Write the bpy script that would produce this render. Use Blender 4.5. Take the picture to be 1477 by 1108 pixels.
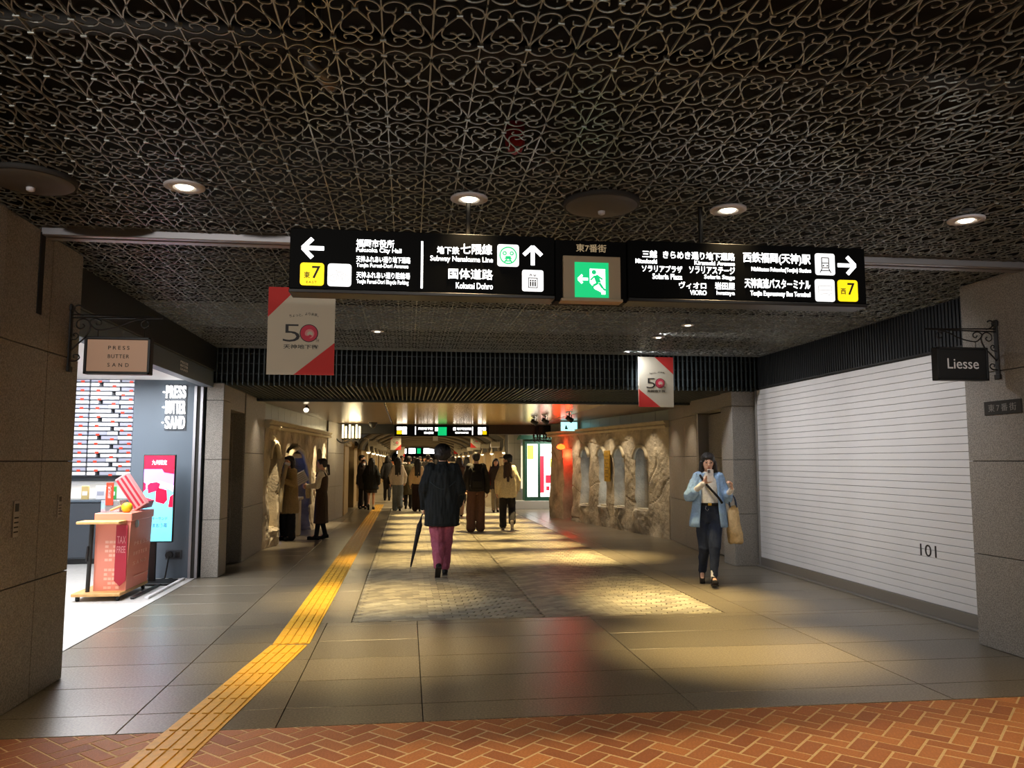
import bpy, bmesh, math, random
from mathutils import Vector, Matrix, noise, Euler
R_ = math.radians
random.seed(7)
sc = bpy.context.scene
for _o in list(bpy.data.objects): bpy.data.objects.remove(_o)
COL = sc.collection

# ------------------------------------------------------------------ camera, world, exposure
cam_data = bpy.data.cameras.new('camera')
cam_data.sensor_fit = 'HORIZONTAL'; cam_data.sensor_width = 36.0
cam_data.lens = 36.0 * 1148.16 / 1477.0
cam_data.clip_start = 0.05; cam_data.clip_end = 300
cam = bpy.data.objects.new('camera', cam_data); COL.objects.link(cam)
cam.location = (0, 0, 1.5)
cam.rotation_euler = Euler((R_(90 + 5.534), R_(0.0), R_(-7.4546)), 'XYZ')
sc.camera = cam
w = bpy.data.worlds.new('world'); sc.world = w; w.use_nodes = True
w.node_tree.nodes['Background'].inputs[0].default_value = (1.0, 0.86, 0.68, 1)
w.node_tree.nodes['Background'].inputs[1].default_value = 0.035
sc.view_settings.view_transform = 'Standard'
try: sc.view_settings.look = 'None'
except Exception: pass
sc.view_settings.exposure = 0.0
sc.view_settings.gamma = 1.0
sc.view_settings.use_curve_mapping = False
sc.cycles.max_bounces = 6; sc.cycles.diffuse_bounces = 3; sc.cycles.glossy_bounces = 3
sc.cycles.sample_clamp_indirect = 4.0
sc.cycles.caustics_reflective = False; sc.cycles.caustics_refractive = False

WARM = (1.0, 0.75, 0.34); SOFT = (1.0, 0.84, 0.62); WHITE = (0.95, 0.97, 1.0)
def spot(name, loc, target, power, color, angle, blend=0.6, radius=0.04):
    l = bpy.data.lights.new(name, 'SPOT'); l.energy = power; l.color = color
    l.spot_size = R_(angle); l.spot_blend = blend; l.shadow_soft_size = radius
    o = bpy.data.objects.new(name, l); COL.objects.link(o); o.location = loc
    o.rotation_euler = (Vector(target) - Vector(loc)).to_track_quat('-Z', 'Y').to_euler()
    return o
def area(name, loc, target, power, color, sx, sy):
    l = bpy.data.lights.new(name, 'AREA'); l.energy = power; l.color = color
    l.shape = 'RECTANGLE'; l.size = sx; l.size_y = sy
    o = bpy.data.objects.new(name, l); COL.objects.link(o); o.location = loc
    o.rotation_euler = (Vector(target) - Vector(loc)).to_track_quat('-Z', 'Y').to_euler()
    return o
def point(name, loc, power, color, radius=0.05):
    l = bpy.data.lights.new(name, 'POINT'); l.energy = power; l.color = color; l.shadow_soft_size = radius
    o = bpy.data.objects.new(name, l); COL.objects.link(o); o.location = loc
    return o
# downlight row above the plaza edge (the four lamps seen at the sign) and the row behind it
DOWN_X = (-1.22, 0.33, 1.87, 3.41)
for x in DOWN_X:
    spot('downlight_lamp', (x, 4.34, 2.97), (x, 4.15, 0), 120, (1.0, 0.74, 0.40), 88, 0.9)
for x in (-3.0, -1.22, 0.33, 1.87, 3.41, 5.0):
    spot('downlight_lamp', (x, 1.9, 2.97), (x, 2.2, 0), 40, (1.0, 0.76, 0.48), 110, 1.0)
# unseen fill lights added behind the camera as soft frontal ambience
for y in (-1.5, -4.5):
    for x in (-3.0, -0.5, 2.0, 4.5):
        spot('plaza_fill_light', (x, y, 2.97), (x, y + .6, 0), 45, (1.0, 0.88, 0.74), 150, 1.0, 0.1)
for x, tx in ((-2.2, -1.0), (0.4, .6), (2.6, 3.0), (4.6, 4.2)):  # added out-of-view spots, neutral front fill for flags and beam
    spot('plaza_fill_spot', (x, 0.7, 2.94), (tx, 8.5 if x > -2 else 6.1, 2.0 if x > -2 else 2.5), 115 if x > -2 else 260, (1.0, 0.95, 0.88), 50, 1.0, 0.05)
spot('plaza_fill_spot', (1.9, 2.6, 2.94), (4.68, 5.4, 1.5), 60, (1.0, 0.97, 0.94), 60, 1.0, 0.05)  # one more added fill spot, lifts the right pillar
# fill spots added at grille height to brighten the shutter
for y in (7.2, 9.0, 10.6):
    spot('shutter_fill_spot', (2.9, y, 2.96), (5.04, y, 1.35), 150, (0.97, 0.97, 1.0), 95, 1.0, 0.08)
# second zone: pairs of pool lights in the grille
for x, y, p in ((-0.42, 6.55, 55), (2.75, 6.35, 115), (-0.36, 9.17, 75), (3.03, 8.35, 105), (2.98, 9.2, 40)):
    spot('pool_lamp', (x, y, 2.96), (x, y, 0), p * 9.0, WARM, 52, 1.0)
for x in (-0.1, 1.2, 2.6):
    spot('pool_lamp', (x, 12.6, 2.47), (x, 12.5, 0), 480, WARM, 54, 1.0)
spot('pool_lamp', (3.1, 12.5, 2.47), (3.1, 12.5, 0), 680, WARM, 54, 1.0)
for k in range(6):
    y = (14.4, 15.9, 17.3, 18.7, 20.3, 22.6)[k]
    for x in (0.2, 1.35, 2.5):
        spot('pool_lamp', (x, y, 2.22 if y > 22 else 2.47), (x, y, 0), 680, WARM, 37, 0.8)
# shop on the left: bright white ceiling lights
area('shop_lamp', (-3.6, 8.7, 2.50), (-3.6, 8.7, 0), 200, WHITE, 1.4, 3.2)
area('shop_lamp', (-4.6, 11.9, 2.74), (-4.6, 12.4, 0), 55, WHITE, 1.2, 1.2)
area('shop_niche_lamp', (-4.6, 12.62, 1.17), (-4.6, 12.62, 0), 5, SOFT, 1.6, 0.1)
# stone walls: grazing washes under the cornices
for u in (0.75, 2.0, 4.75, 5.7):
    x, y = -2.45 + 0.0725 * u + 0.32, 14.1 + 0.997 * u
    spot('wash_lamp', (x, y, 2.44), (x - 0.36, y, 0.5), 90 if u == 2.0 else 300, (1.0, .8, .5), 42, 0.8, 0.02)
for u in (0.55, 1.75, 2.75, 3.7, 4.7):
    x, y = 5.05 - 0.1717 * u - 0.42, 15.0 + 0.985 * u
    spot('wash_lamp', (x, y, 2.44), (x + 0.30, y, 0.4), 60, SOFT, 80, 0.9, 0.03)
for x, y, tx in ((4.35, 13.2, 4.9), (4.4, 14.5, 5.0), (-2.08, 13.3, -2.5)):
    spot('wash_lamp', (x, y, 2.46), (tx, y, 0.6), 32, SOFT, 85, 0.9, 0.03)
# far arcade
for k in range(9):
    y = 25.5 + 5.0 * k
    area('arcade_lamp', (1.15, y, 2.55), (1.15, y, 0), 110, (1.0, 0.78, 0.46), 2.6, 0.5)

# ------------------------------------------------------------------ materials
def s2l(c):
    c = c / 255.0
    return c / 12.92 if c <= 0.04045 else ((c + 0.055) / 1.055) ** 2.4
def S(r, g, b): return (s2l(r), s2l(g), s2l(b), 1.0)
def mat(name, col, rough=0.6, metal=0.0, emit=None, estr=0.0, var=0.0, vscale=8.0, bump=0.0, bscale=60.0, col2=None, spec=None, alpha=None):
    m = bpy.data.materials.new(name); m.use_nodes = True
    nt = m.node_tree; b = nt.nodes['Principled BSDF']
    b.inputs['Base Color'].default_value = col
    b.inputs['Roughness'].default_value = rough; b.inputs['Metallic'].default_value = metal
    if spec is not None: b.inputs['Specular IOR Level'].default_value = spec
    if emit is not None:
        b.inputs['Emission Color'].default_value = emit; b.inputs['Emission Strength'].default_value = estr
    if var > 0 or bump > 0 or col2 is not None:
        tc = nt.nodes.new('ShaderNodeTexCoord')
    if var > 0 or col2 is not None:
        n = nt.nodes.new('ShaderNodeTexNoise'); n.inputs['Scale'].default_value = vscale; n.inputs['Detail'].default_value = 5
        nt.links.new(tc.outputs['Object'], n.inputs['Vector'])
        r = nt.nodes.new('ShaderNodeValToRGB')
        c2 = col2 if col2 is not None else tuple(max(0, c * (1 - var)) for c in col[:3]) + (1,)
        c1 = col if col2 is not None else tuple(min(1, c * (1 + var)) for c in col[:3]) + (1,)
        r.color_ramp.elements[0].position = 0.36; r.color_ramp.elements[0].color = c2
        r.color_ramp.elements[1].position = 0.64; r.color_ramp.elements[1].color = c1
        nt.links.new(n.outputs['Fac'], r.inputs['Fac']); nt.links.new(r.outputs['Color'], b.inputs['Base Color'])
    if bump > 0:
        n2 = nt.nodes.new('ShaderNodeTexNoise'); n2.inputs['Scale'].default_value = bscale; n2.inputs['Detail'].default_value = 4
        nt.links.new(tc.outputs['Object'], n2.inputs['Vector'])
        bp = nt.nodes.new('ShaderNodeBump'); bp.inputs['Strength'].default_value = bump; bp.inputs['Distance'].default_value = 0.01
        nt.links.new(n2.outputs['Fac'], bp.inputs['Height']); nt.links.new(bp.outputs['Normal'], b.inputs['Normal'])
    return m
def rand_mat(name, cols, rough=0.5, bump=0.2, bscale=90, fine=0.15, fscale=60):
    """colour chosen per object with Object Info random, plus fine grain"""
    m = mat(name, cols[0], rough, bump=bump, bscale=bscale)
    nt = m.node_tree; b = nt.nodes['Principled BSDF']
    oi = nt.nodes.new('ShaderNodeObjectInfo')
    r = nt.nodes.new('ShaderNodeValToRGB'); r.color_ramp.interpolation = 'LINEAR'
    els = r.color_ramp.elements
    while len(els) < len(cols): els.new(0.5)
    for i, c in enumerate(cols):
        els[i].position = i / max(1, len(cols) - 1); els[i].color = c
    nt.links.new(oi.outputs['Random'], r.inputs['Fac'])
    tc = nt.nodes.new('ShaderNodeTexCoord'); n = nt.nodes.new('ShaderNodeTexNoise'); n.inputs['Scale'].default_value = fscale
    nt.links.new(tc.outputs['Object'], n.inputs['Vector'])
    mr = nt.nodes.new('ShaderNodeMapRange'); mr.inputs[1].default_value = 0.3; mr.inputs[2].default_value = 0.7
    mr.inputs[3].default_value = 1 - fine; mr.inputs[4].default_value = 1 + fine
    nt.links.new(n.outputs['Fac'], mr.inputs[0])
    mx = nt.nodes.new('ShaderNodeVectorMath'); mx.operation = 'SCALE'
    nt.links.new(r.outputs['Color'], mx.inputs[0]); nt.links.new(mr.outputs[0], mx.inputs['Scale'])
    nt.links.new(mx.outputs[0], b.inputs['Base Color'])
    return m
M = {}
M['granite'] = mat('wall_granite', S(138, 132, 124), 0.55, var=0.38, vscale=110, bump=0.25, bscale=160)
M['slab'] = rand_mat('floor_granite', [S(118, 109, 93), S(128, 118, 101), S(111, 103, 89)], 0.28, 0.10, 220, 0.42, 75)
M['joint'] = mat('dark_joint', S(42, 40, 36), 0.8)
M['brick'] = rand_mat('brick_paver', [S(182, 112, 70), S(194, 126, 76), S(166, 102, 64), S(206, 136, 82), S(176, 112, 72)], 0.6, 0.35, 120, 0.15, 70)
M['mortar'] = mat('pale_mortar', S(226, 196, 150), 0.85, var=0.1, vscale=80)
M['paver'] = rand_mat('mosaic_stone', [S(172, 164, 142), S(146, 138, 121), S(185, 177, 154), S(134, 127, 114), S(167, 159, 138)], 0.55, 0.3, 140, 0.14, 80)
M['paverjoint'] = mat('mosaic_joint', S(124, 115, 97), 0.85)
M['tactile'] = mat('yellow_tactile', S(232, 176, 48), 0.5, var=0.08, vscale=25, bump=0.15, bscale=120)
M['iron'] = mat('grille_iron', S(156, 158, 153), 0.38, metal=0.5, var=0.12, vscale=30)
M['blackiron'] = mat('black_wrought_iron', S(34, 31, 29), 0.42, metal=0.4)
M['void'] = mat('void_black', S(6, 6, 6), 0.95)
M['duct'] = mat('duct_dark', S(34, 31, 28), 0.8)
M['steel'] = mat('brushed_steel', S(160, 158, 162), 0.42, metal=0.8)
M['darkpanel'] = mat('dark_panel', S(24, 26, 28), 0.5)
M['louvre'] = mat('louvre_slat', S(62, 70, 72), 0.45, metal=0.3)
M['bronze'] = mat('bronze_slat', S(138, 118, 96), 0.28, metal=0.55)
M['gold'] = mat('polished_gold_panel', S(238, 208, 140), 0.2, metal=0.8)
M['shutter'] = mat('shutter_white', S(205, 202, 200), 0.5, var=0.03, vscale=1.5)
M['alu'] = mat('aluminium', S(150, 145, 138), 0.4, metal=0.7)
M['black'] = mat('satin_black', S(16, 16, 17), 0.45)
M['signblack'] = mat('sign_black', S(5, 5, 5), 0.6, spec=0.08)
M['white_e'] = mat('lit_white', (1, 1, 1, 1), 0.5, emit=(1, 1, 1, 1), estr=3.2)
M['box_e'] = mat('lit_white_box', (1, 1, 1, 1), 0.5, emit=(1, 1, 1, 1), estr=1.15)
M['yellow_e'] = mat('lit_yellow', S(250, 215, 20), 0.5, emit=S(252, 218, 10), estr=1.0)
M['green_e'] = mat('lit_green', S(0, 170, 100), 0.5, emit=S(10, 196, 118), estr=1.0)
M['pale_e'] = mat('lit_pale_grey', S(215, 215, 215), 0.5, emit=S(205, 205, 205), estr=0.8)
M['ink'] = mat('black_ink', S(26, 20, 20), 0.6)
M['beige'] = mat('beige_panel', S(170, 150, 122), 0.55)
M['beigetext'] = mat('beige_letters', S(190, 170, 135), 0.6, emit=S(190, 168, 130), estr=0.35)
M['cream'] = mat('flag_cream', S(206, 198, 178), 0.75)
M['red'] = mat('flag_red', S(205, 48, 44), 0.7)
M['pinkred'] = mat('swirl_red', S(205, 60, 84), 0.7)
M['rose'] = mat('swirl_rose', S(226, 150, 150), 0.7)
M['stone'] = mat('rough_stone', S(205, 190, 162), 0.85, col2=S(150, 138, 118), vscale=2.6, bump=0.9, bscale=26)
M['cornice'] = mat('cornice_stone', S(190, 176, 146), 0.7, var=0.08, vscale=6, bump=0.2, bscale=60)
M['glasstile'] = mat('green_tile', S(132, 140, 130), 0.35)
M['whitetile'] = mat('white_tile', S(205, 200, 190), 0.35)
M['glow_blue'] = mat('blue_glow_glass', S(60, 120, 220), 0.3, emit=S(40, 110, 235), estr=1.8)
M['glow_cool'] = mat('cool_glow_glass', S(190, 215, 240), 0.3, emit=S(195, 220, 245), estr=3.0)
M['brass'] = mat('brass_plate', S(205, 165, 60), 0.35, metal=0.7, var=0.25, vscale=14)
M['brassdark'] = mat('brass_engraving', S(168, 132, 60), 0.5, metal=0.5)
M['redlamp'] = mat('lit_red', S(255, 60, 20), 0.4, emit=S(255, 70, 20), estr=9.0)
M['lamp'] = mat('lit_lamp', S(255, 245, 220), 0.4, emit=(1.0, 0.9, 0.66, 1), estr=7.0)
M['lampwarm'] = mat('lit_lantern_tube', S(255, 240, 200), 0.4, emit=(1.0, 0.86, 0.52, 1), estr=2.6)
M['grey'] = mat('shop_grey', S(92, 104, 116), 0.5)
M['greydark'] = mat('shop_dark_grey', S(66, 72, 80), 0.5)
M['shopwhite'] = mat('shop_white', S(235, 236, 238), 0.5)
M['shopfloor'] = rand_mat('shop_floor_tile', [S(205, 202, 198), S(214, 211, 207), S(198, 195, 190)], 0.35, 0.03, 100, 0.06, 20)
M['boxwhite'] = mat('white_carton', S(236, 236, 240), 0.5)
M['boxgrey'] = mat('grey_carton', S(170, 172, 190), 0.5)
M['tab'] = mat('orange_red_tab', S(232, 62, 30), 0.5)
M['wood'] = mat('pale_wood', S(214, 165, 100), 0.5, var=0.12, vscale=9)
M['salmon'] = mat('salmon_panel', S(240, 146, 122), 0.5)
M['salmonpale'] = mat('pale_salmon_print', S(252, 190, 166), 0.5)
M['crimson'] = mat('crimson_print', S(176, 30, 52), 0.55)
M['screen_red'] = mat('screen_red', S(235, 20, 60), 0.3, emit=S(235, 10, 50), estr=1.0)
M['screen_lilac'] = mat('screen_lilac', S(200, 150, 240), 0.3, emit=S(205, 140, 245), estr=1.0)
M['screen_cyan'] = mat('screen_cyan', S(120, 225, 250), 0.3, emit=S(110, 220, 255), estr=1.15)
M['screen_white'] = mat('screen_white', S(250, 230, 240), 0.3, emit=S(250, 225, 240), estr=1.0)
M['screen_dark'] = mat('screen_dark_ink', S(60, 60, 90), 0.3, emit=S(50, 70, 110), estr=0.5)
M['screen_crimson'] = mat('screen_crimson', S(190, 20, 70), 0.3, emit=S(200, 20, 80), estr=0.9)
M['paper'] = mat('white_paper', S(228, 226, 228), 0.7)
M['clear'] = mat('clear_acrylic', S(225, 232, 236), 0.15)
M['clear'].node_tree.nodes['Principled BSDF'].inputs['Transmission Weight'].default_value = 0.75
M['yellowpack'] = mat('yellow_pack', S(240, 200, 30), 0.5)
M['greenpack'] = mat('green_pack', S(60, 170, 80), 0.5)
M['tanpack'] = mat('tan_pack', S(205, 180, 120), 0.5)
M['kioskgreen'] = mat('kiosk_green', S(46, 92, 74), 0.45)
M['poster_white'] = mat('lit_poster', S(245, 245, 245), 0.4, emit=S(250, 250, 245), estr=1.6)
M['poster_yellow'] = mat('lit_poster_yellow', S(240, 230, 90), 0.4, emit=S(240, 230, 80), estr=1.2)
M['poster_red'] = mat('lit_poster_red', S(225, 50, 70), 0.4, emit=S(230, 50, 70), estr=1.1)
M['shopglow'] = mat('lit_shop_window', S(250, 235, 200), 0.4, emit=(1.0, 0.84, 0.55, 1), estr=0.9)
M['cyan_e'] = mat('lit_cyan', S(180, 245, 245), 0.4, emit=S(170, 245, 245), estr=1.6)
M['discdark'] = mat('dark_disc', S(70, 64, 56), 0.6)
M['rim'] = mat('pale_rim', S(190, 186, 190), 0.5)
M['redobj'] = mat('red_alarm', S(150, 18, 22), 0.5)
M['doordark'] = mat('dark_door', S(22, 20, 22), 0.35)
M['farwall'] = mat('arcade_wall', S(176, 150, 108), 0.6, var=0.1, vscale=3)
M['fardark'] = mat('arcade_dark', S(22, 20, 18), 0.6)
M['farplane'] = mat('arcade_floor', S(165, 152, 125), 0.45, var=0.12, vscale=2)
M['rib'] = mat('arch_rib', S(120, 110, 94), 0.5)

# ------------------------------------------------------------------ mesh helpers
def link(name, me, m, parent=None):
    o = bpy.data.objects.new(name, me); COL.objects.link(o)
    if m is not None and len(me.materials) == 0: me.materials.append(m)
    if parent is not None: o.parent = parent
    return o
class MB:
    def __init__(self): self.v = []; self.f = []
    def add(self, vs, fs):
        n = len(self.v); self.v += [tuple(p) for p in vs]; self.f += [tuple(i + n for i in f) for f in fs]; return self
    def box(self, x0, x1, y0, y1, z0, z1, mtx=None):
        vs = [Vector((x, y, z)) for x in (x0, x1) for y in (y0, y1) for z in (z0, z1)]
        if mtx is not None: vs = [mtx @ p for p in vs]
        return self.add(vs, [(0, 1, 3, 2), (4, 6, 7, 5), (0, 4, 5, 1), (2, 3, 7, 6), (0, 2, 6, 4), (1, 5, 7, 3)])
    def bbox(self, x0, x1, y0, y1, z0, z1, b=0.006, mtx=None):
        """box with chamfered edges"""
        bm = bmesh.new(); bmesh.ops.create_cube(bm, size=1)
        for v in bm.verts:
            v.co = Vector(((x0 + x1) / 2 + v.co.x * (x1 - x0), (y0 + y1) / 2 + v.co.y * (y1 - y0), (z0 + z1) / 2 + v.co.z * (z1 - z0)))
        bmesh.ops.bevel(bm, geom=bm.edges[:], offset=b, segments=1, affect='EDGES', clamp_overlap=True)
        vs = [mtx @ v.co if mtx is not None else v.co.copy() for v in bm.verts]
        bm.verts.index_update()
        fs = [[v.index for v in f.verts] for f in bm.faces]; bm.free()
        return self.add(vs, fs)
    def tube(self, pts, r, n=8, cap=True):
        pts = [Vector(p) for p in pts]; rs = r if isinstance(r, (list, tuple)) else [r] * len(pts)
        base = len(self.v); ref = None
        for i, p in enumerate(pts):
            t = (pts[min(i + 1, len(pts) - 1)] - pts[max(i - 1, 0)]).normalized()
            if ref is None:
                ref = Vector((0, 0, 1)) if abs(t.z) < 0.9 else Vector((1, 0, 0))
            a = t.cross(ref).normalized(); b = a.cross(t).normalized(); ref = b
            for k in range(n):
                an = 2 * math.pi * k / n
                self.v.append(tuple(p + (a * math.cos(an) + b * math.sin(an)) * rs[i]))
        for i in range(len(pts) - 1):
            for k in range(n):
                a0 = base + i * n + k; a1 = base + i * n + (k + 1) % n
                self.f.append((a0, a1, a1 + n, a0 + n))
        if cap:
            self.f.append(tuple(base + k for k in reversed(range(n))))
            self.f.append(tuple(base + (len(pts) - 1) * n + k for k in range(n)))
        return self
    def strip(self, pts, wdt, dep, up=Vector((0, 0, 1))):
        """flat bar along pts lying in the plane normal to up"""
        base = len(self.v); pts = [Vector(p) for p in pts]
        for i, p in enumerate(pts):
            t = (pts[min(i + 1, len(pts) - 1)] - pts[max(i - 1, 0)]).normalized(); a = t.cross(up).normalized()
            for sa, su in ((-1, 0), (1, 0), (1, 1), (-1, 1)):
                self.v.append(tuple(p + a * sa * wdt / 2 + up * su * dep))
        for i in range(len(pts) - 1):
            for k in range(4):
                a0 = base + i * 4 + k; a1 = base + i * 4 + (k + 1) % 4
                self.f.append((a0, a1, a1 + 4, a0 + 4))
        self.f.append((base + 3, base + 2, base + 1, base)); e = base + (len(pts) - 1) * 4
        self.f.append((e, e + 1, e + 2, e + 3))
        return self
    def lathe(self, prof, n=24, center=(0, 0, 0), axis='Z'):
        base = len(self.v); c = Vector(center)
        for r, h in prof:
            for k in range(n):
                a = 2 * math.pi * k / n; p = Vector((r * math.cos(a), r * math.sin(a), h))
                if axis == 'Y': p = Vector((p.x, p.z, p.y))
                if axis == 'X': p = Vector((p.z, p.x, p.y))
                self.v.append(tuple(c + p))
        for i in range(len(prof) - 1):
            for k in range(n):
                a0 = base + i * n + k; a1 = base + i * n + (k + 1) % n
                self.f.append((a0, a1, a1 + n, a0 + n))
        self.f.append(tuple(base + k for k in reversed(range(n))))
        self.f.append(tuple(base + (len(prof) - 1) * n + k for k in range(n)))
        return self
    def prism(self, poly, d0, d1, f3):
        """poly in (a,b); f3(a,b,d) -> point"""
        n = len(poly)
        vs = [f3(a, b, d0) for a, b in poly] + [f3(a, b, d1) for a, b in poly]
        fs = [tuple(range(n - 1, -1, -1)), tuple(range(n, 2 * n))] + [(i, (i + 1) % n, n + (i + 1) % n, n + i) for i in range(n)]
        return self.add(vs, fs)
    def mesh(self, name='m'):
        me = bpy.data.meshes.new(name); me.from_pydata(self.v, [], self.f)
        bm = bmesh.new(); bm.from_mesh(me); bmesh.ops.recalc_face_normals(bm, faces=bm.faces); bm.to_mesh(me); bm.free()
        return me
    def build(self, name, m, parent=None, smooth=False):
        me = self.mesh(name)
        if smooth: me.polygons.foreach_set('use_smooth', [True] * len(me.polygons))
        return link(name, me, m, parent)
def tag(o, label, cat, group=None, kind=None):
    o['label'] = label; o['category'] = cat
    if group: o['group'] = group
    if kind: o['kind'] = kind
    return o
def thing(name, label, cat, loc=(0, 0, 0), rz=0.0, group=None):
    o = bpy.data.objects.new(name, None); COL.objects.link(o)
    o.location = loc; o.rotation_euler = (0, 0, rz); o.empty_display_size = 0.1
    return tag(o, label, cat, group)
def struct(o):
    o['kind'] = 'structure'; return o
def sroot(name):
    o = bpy.data.objects.new(name, None); COL.objects.link(o); o['kind'] = 'structure'; return o
def dup_tree(o, parent=None):
    c = o.copy(); COL.objects.link(c)
    if parent is not None: c.parent = parent
    for ch in list(o.children): dup_tree(ch, c)
    return c
def catmull(pts, k=4):
    P = [Vector(p) for p in pts]; out = []
    for i in range(len(P) - 1):
        p0 = P[max(i - 1, 0)]; p1 = P[i]; p2 = P[i + 1]; p3 = P[min(i + 2, len(P) - 1)]
        for j in range(k):
            t = j / k
            out.append(0.5 * ((2 * p1) + (p2 - p0) * t + (2 * p0 - 5 * p1 + 4 * p2 - p3) * t * t + (3 * p1 - p0 - 3 * p2 + p3) * t ** 3))
    out.append(P[-1]); return out
def text_mesh(body, bold=0.0, spacing=1.0, ext=0.02):
    cu = bpy.data.curves.new('t', 'FONT'); cu.body = body; cu.size = 1.0; cu.extrude = ext; cu.offset = bold
    cu.space_character = spacing; cu.resolution_u = 3
    o = bpy.data.objects.new('t', cu); COL.objects.link(o)
    dg = bpy.context.evaluated_depsgraph_get(); dg.update()
    me = bpy.data.meshes.new_from_object(o.evaluated_get(dg)); bpy.data.objects.remove(o); bpy.data.curves.remove(cu)
    return me
def text(name, body, x0, x1, z0, z1, m, parent=None, frame=None, bold=0.0, depth=0.004, spacing=1.0, off=0.0):
    """lettering fitted into the rectangle (x0..x1, z0..z1); frame maps (x, z, d) to the parent's space, d pointing out of the sign face"""
    me = text_mesh(body, bold, spacing)
    me.materials.clear()
    xs = [v.co.x for v in me.vertices]; ys = [v.co.y for v in me.vertices]; zs = [v.co.z for v in me.vertices]
    ax, bx, ay, by = min(xs), max(xs), min(ys), max(ys); az, bz = min(zs), max(zs)
    if frame is None: frame = lambda x, z, d: Vector((x, -d, z))
    for v in me.vertices:
        x = x0 + (v.co.x - ax) / (bx - ax) * (x1 - x0); z = z0 + (v.co.y - ay) / (by - ay) * (z1 - z0)
        v.co = frame(x, z, off + (v.co.z - az) / (bz - az) * depth)
    return link(name, me, m, parent)
# ================================================================== SETTING
XL, XR = -2.36, 4.68
# ---- floor base and granite slabs
floor = MB().box(-6.0, 8.0, 4.8, 26.0, -0.2, -0.012).build('floor', M['joint']); struct(floor)
ROWS = [4.80, 5.15, 5.76, 6.37, 6.98, 7.59, 7.74]
def slab(x0, x1, y0, y1):
    g = 0.0035
    me = MB().bbox(x0 + g, x1 - g, y0 + g, y1 - g, -0.03, 0.0, 0.0015).mesh('slab')
    c = Vector(((x0 + x1) / 2, (y0 + y1) / 2, 0))
    for v in me.vertices: v.co -= c
    o = link('slab', me, M['slab'], floor); o.location = c
for y0, y1 in zip(ROWS[:-1], ROWS[1:]):
    xs = [-2.68, -1.58, -0.72, 0.11, 1.77, 3.45, 5.05]
    for x0, x1 in zip(xs[:-1], xs[1:]): slab(x0, x1, y0, y1)
y = 7.74
while y < 25.9:
    y1 = min(y + 0.61, 26.0)
    xl = -2.68
    for x0, x1 in ((xl, -1.58), (-1.58, -0.5), (3.15, 3.45), (3.45, 5.2)): slab(x0, x1, y, y1)
    y = y1
# ---- mosaic of small setts in arched courses
mosaic = MB().box(-0.5, 3.15, 7.74, 26.0, -0.03, -0.008).build('mosaic_floor', M['paverjoint']); struct(mosaic)
pm = bpy.data.materials.new('mosaic_stone_far'); pm.use_nodes = True
_nt = pm.node_tree; _b = _nt.nodes['Principled BSDF']; _b.inputs['Roughness'].default_value = 0.5
_at = _nt.nodes.new('ShaderNodeAttribute'); _at.attribute_name = 'tint'
_rr = _nt.nodes.new('ShaderNodeValToRGB')
for i, c in enumerate([S(128, 120, 106), S(178, 168, 142)]): _rr.color_ramp.elements[i].color = c
_nt.links.new(_at.outputs['Fac'], _rr.inputs['Fac']); _nt.links.new(_rr.outputs['Color'], _b.inputs['Base Color'])
PW, PL, ARC = 0.088, 0.152, 0.42
sett_me = MB().bbox(-PL / 2 + .003, PL / 2 - .003, -PW / 2 + .003, PW / 2 - .003, -0.02, 0, 0.003).mesh('sett')
setts = []
for colx in (-0.5 + 0.9125, -0.5 + 2.7375):
    j = -8
    while 7.74 + j * PW < 26.2:
        yb = 7.74 + j * PW
        u = -0.9125
        while u < 0.9125 - 0.02:
            ln = PL / 2 if (j % 2 and u < -0.912) else PL
            ln = min(ln, 0.9125 - u + .01)
            um = u + ln / 2
            yy = yb + ARC * (1 - (um / 0.9125) ** 2) - 0.25 * ARC
            sl = -2 * ARC * um / 0.9125 ** 2
            setts.append((colx + um, yy, math.atan(sl), ln))
            u += ln * math.cos(math.atan(sl))
        j += 1
setts = [s for s in setts if s[1] > 7.70 and s[1] < 25.95 and -0.52 < s[0] < 3.17]
setts.sort(key=lambda s: s[1])
far = MB(); tints = []; n_part = 0
for (x, yy, a, ln) in setts:
    edge = yy < 7.83 or x < -0.42 or x > 3.07 or ln < PL - .001
    if not edge and n_part < 300:
        o = link('sett', sett_me, M['paver'], mosaic); o.location = (x, yy, random.uniform(-.0012, .0012)); o.rotation_euler = (0, 0, a); n_part += 1
    else:
        ca, sa = math.cos(a), math.sin(a); q = []
        for du, dv in ((-1, -1), (1, -1), (1, 1), (-1, 1)):
            px = x + du * (ln / 2 - .0025) * ca - dv * (PW / 2 - .004) * sa; py = yy + du * (ln / 2 - .0025) * sa + dv * (PW / 2 - .004) * ca
            q.append((min(max(px, -0.498), 3.148), max(py, 7.745)))
        far.add([(a_, b_, -0.012) for a_, b_ in q] + [(a_, b_, 0) for a_, b_ in q], [(4, 5, 6, 7), (0, 1, 5, 4), (1, 2, 6, 5), (2, 3, 7, 6), (3, 0, 4, 7)])
        t = random.random(); tints += [t] * 8
fo = far.build('sett_field', pm, mosaic); fo['kind'] = 'stuff'
_a = fo.data.attributes.new('tint', 'FLOAT', 'POINT'); _a.data.foreach_set('value', tints)
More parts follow.
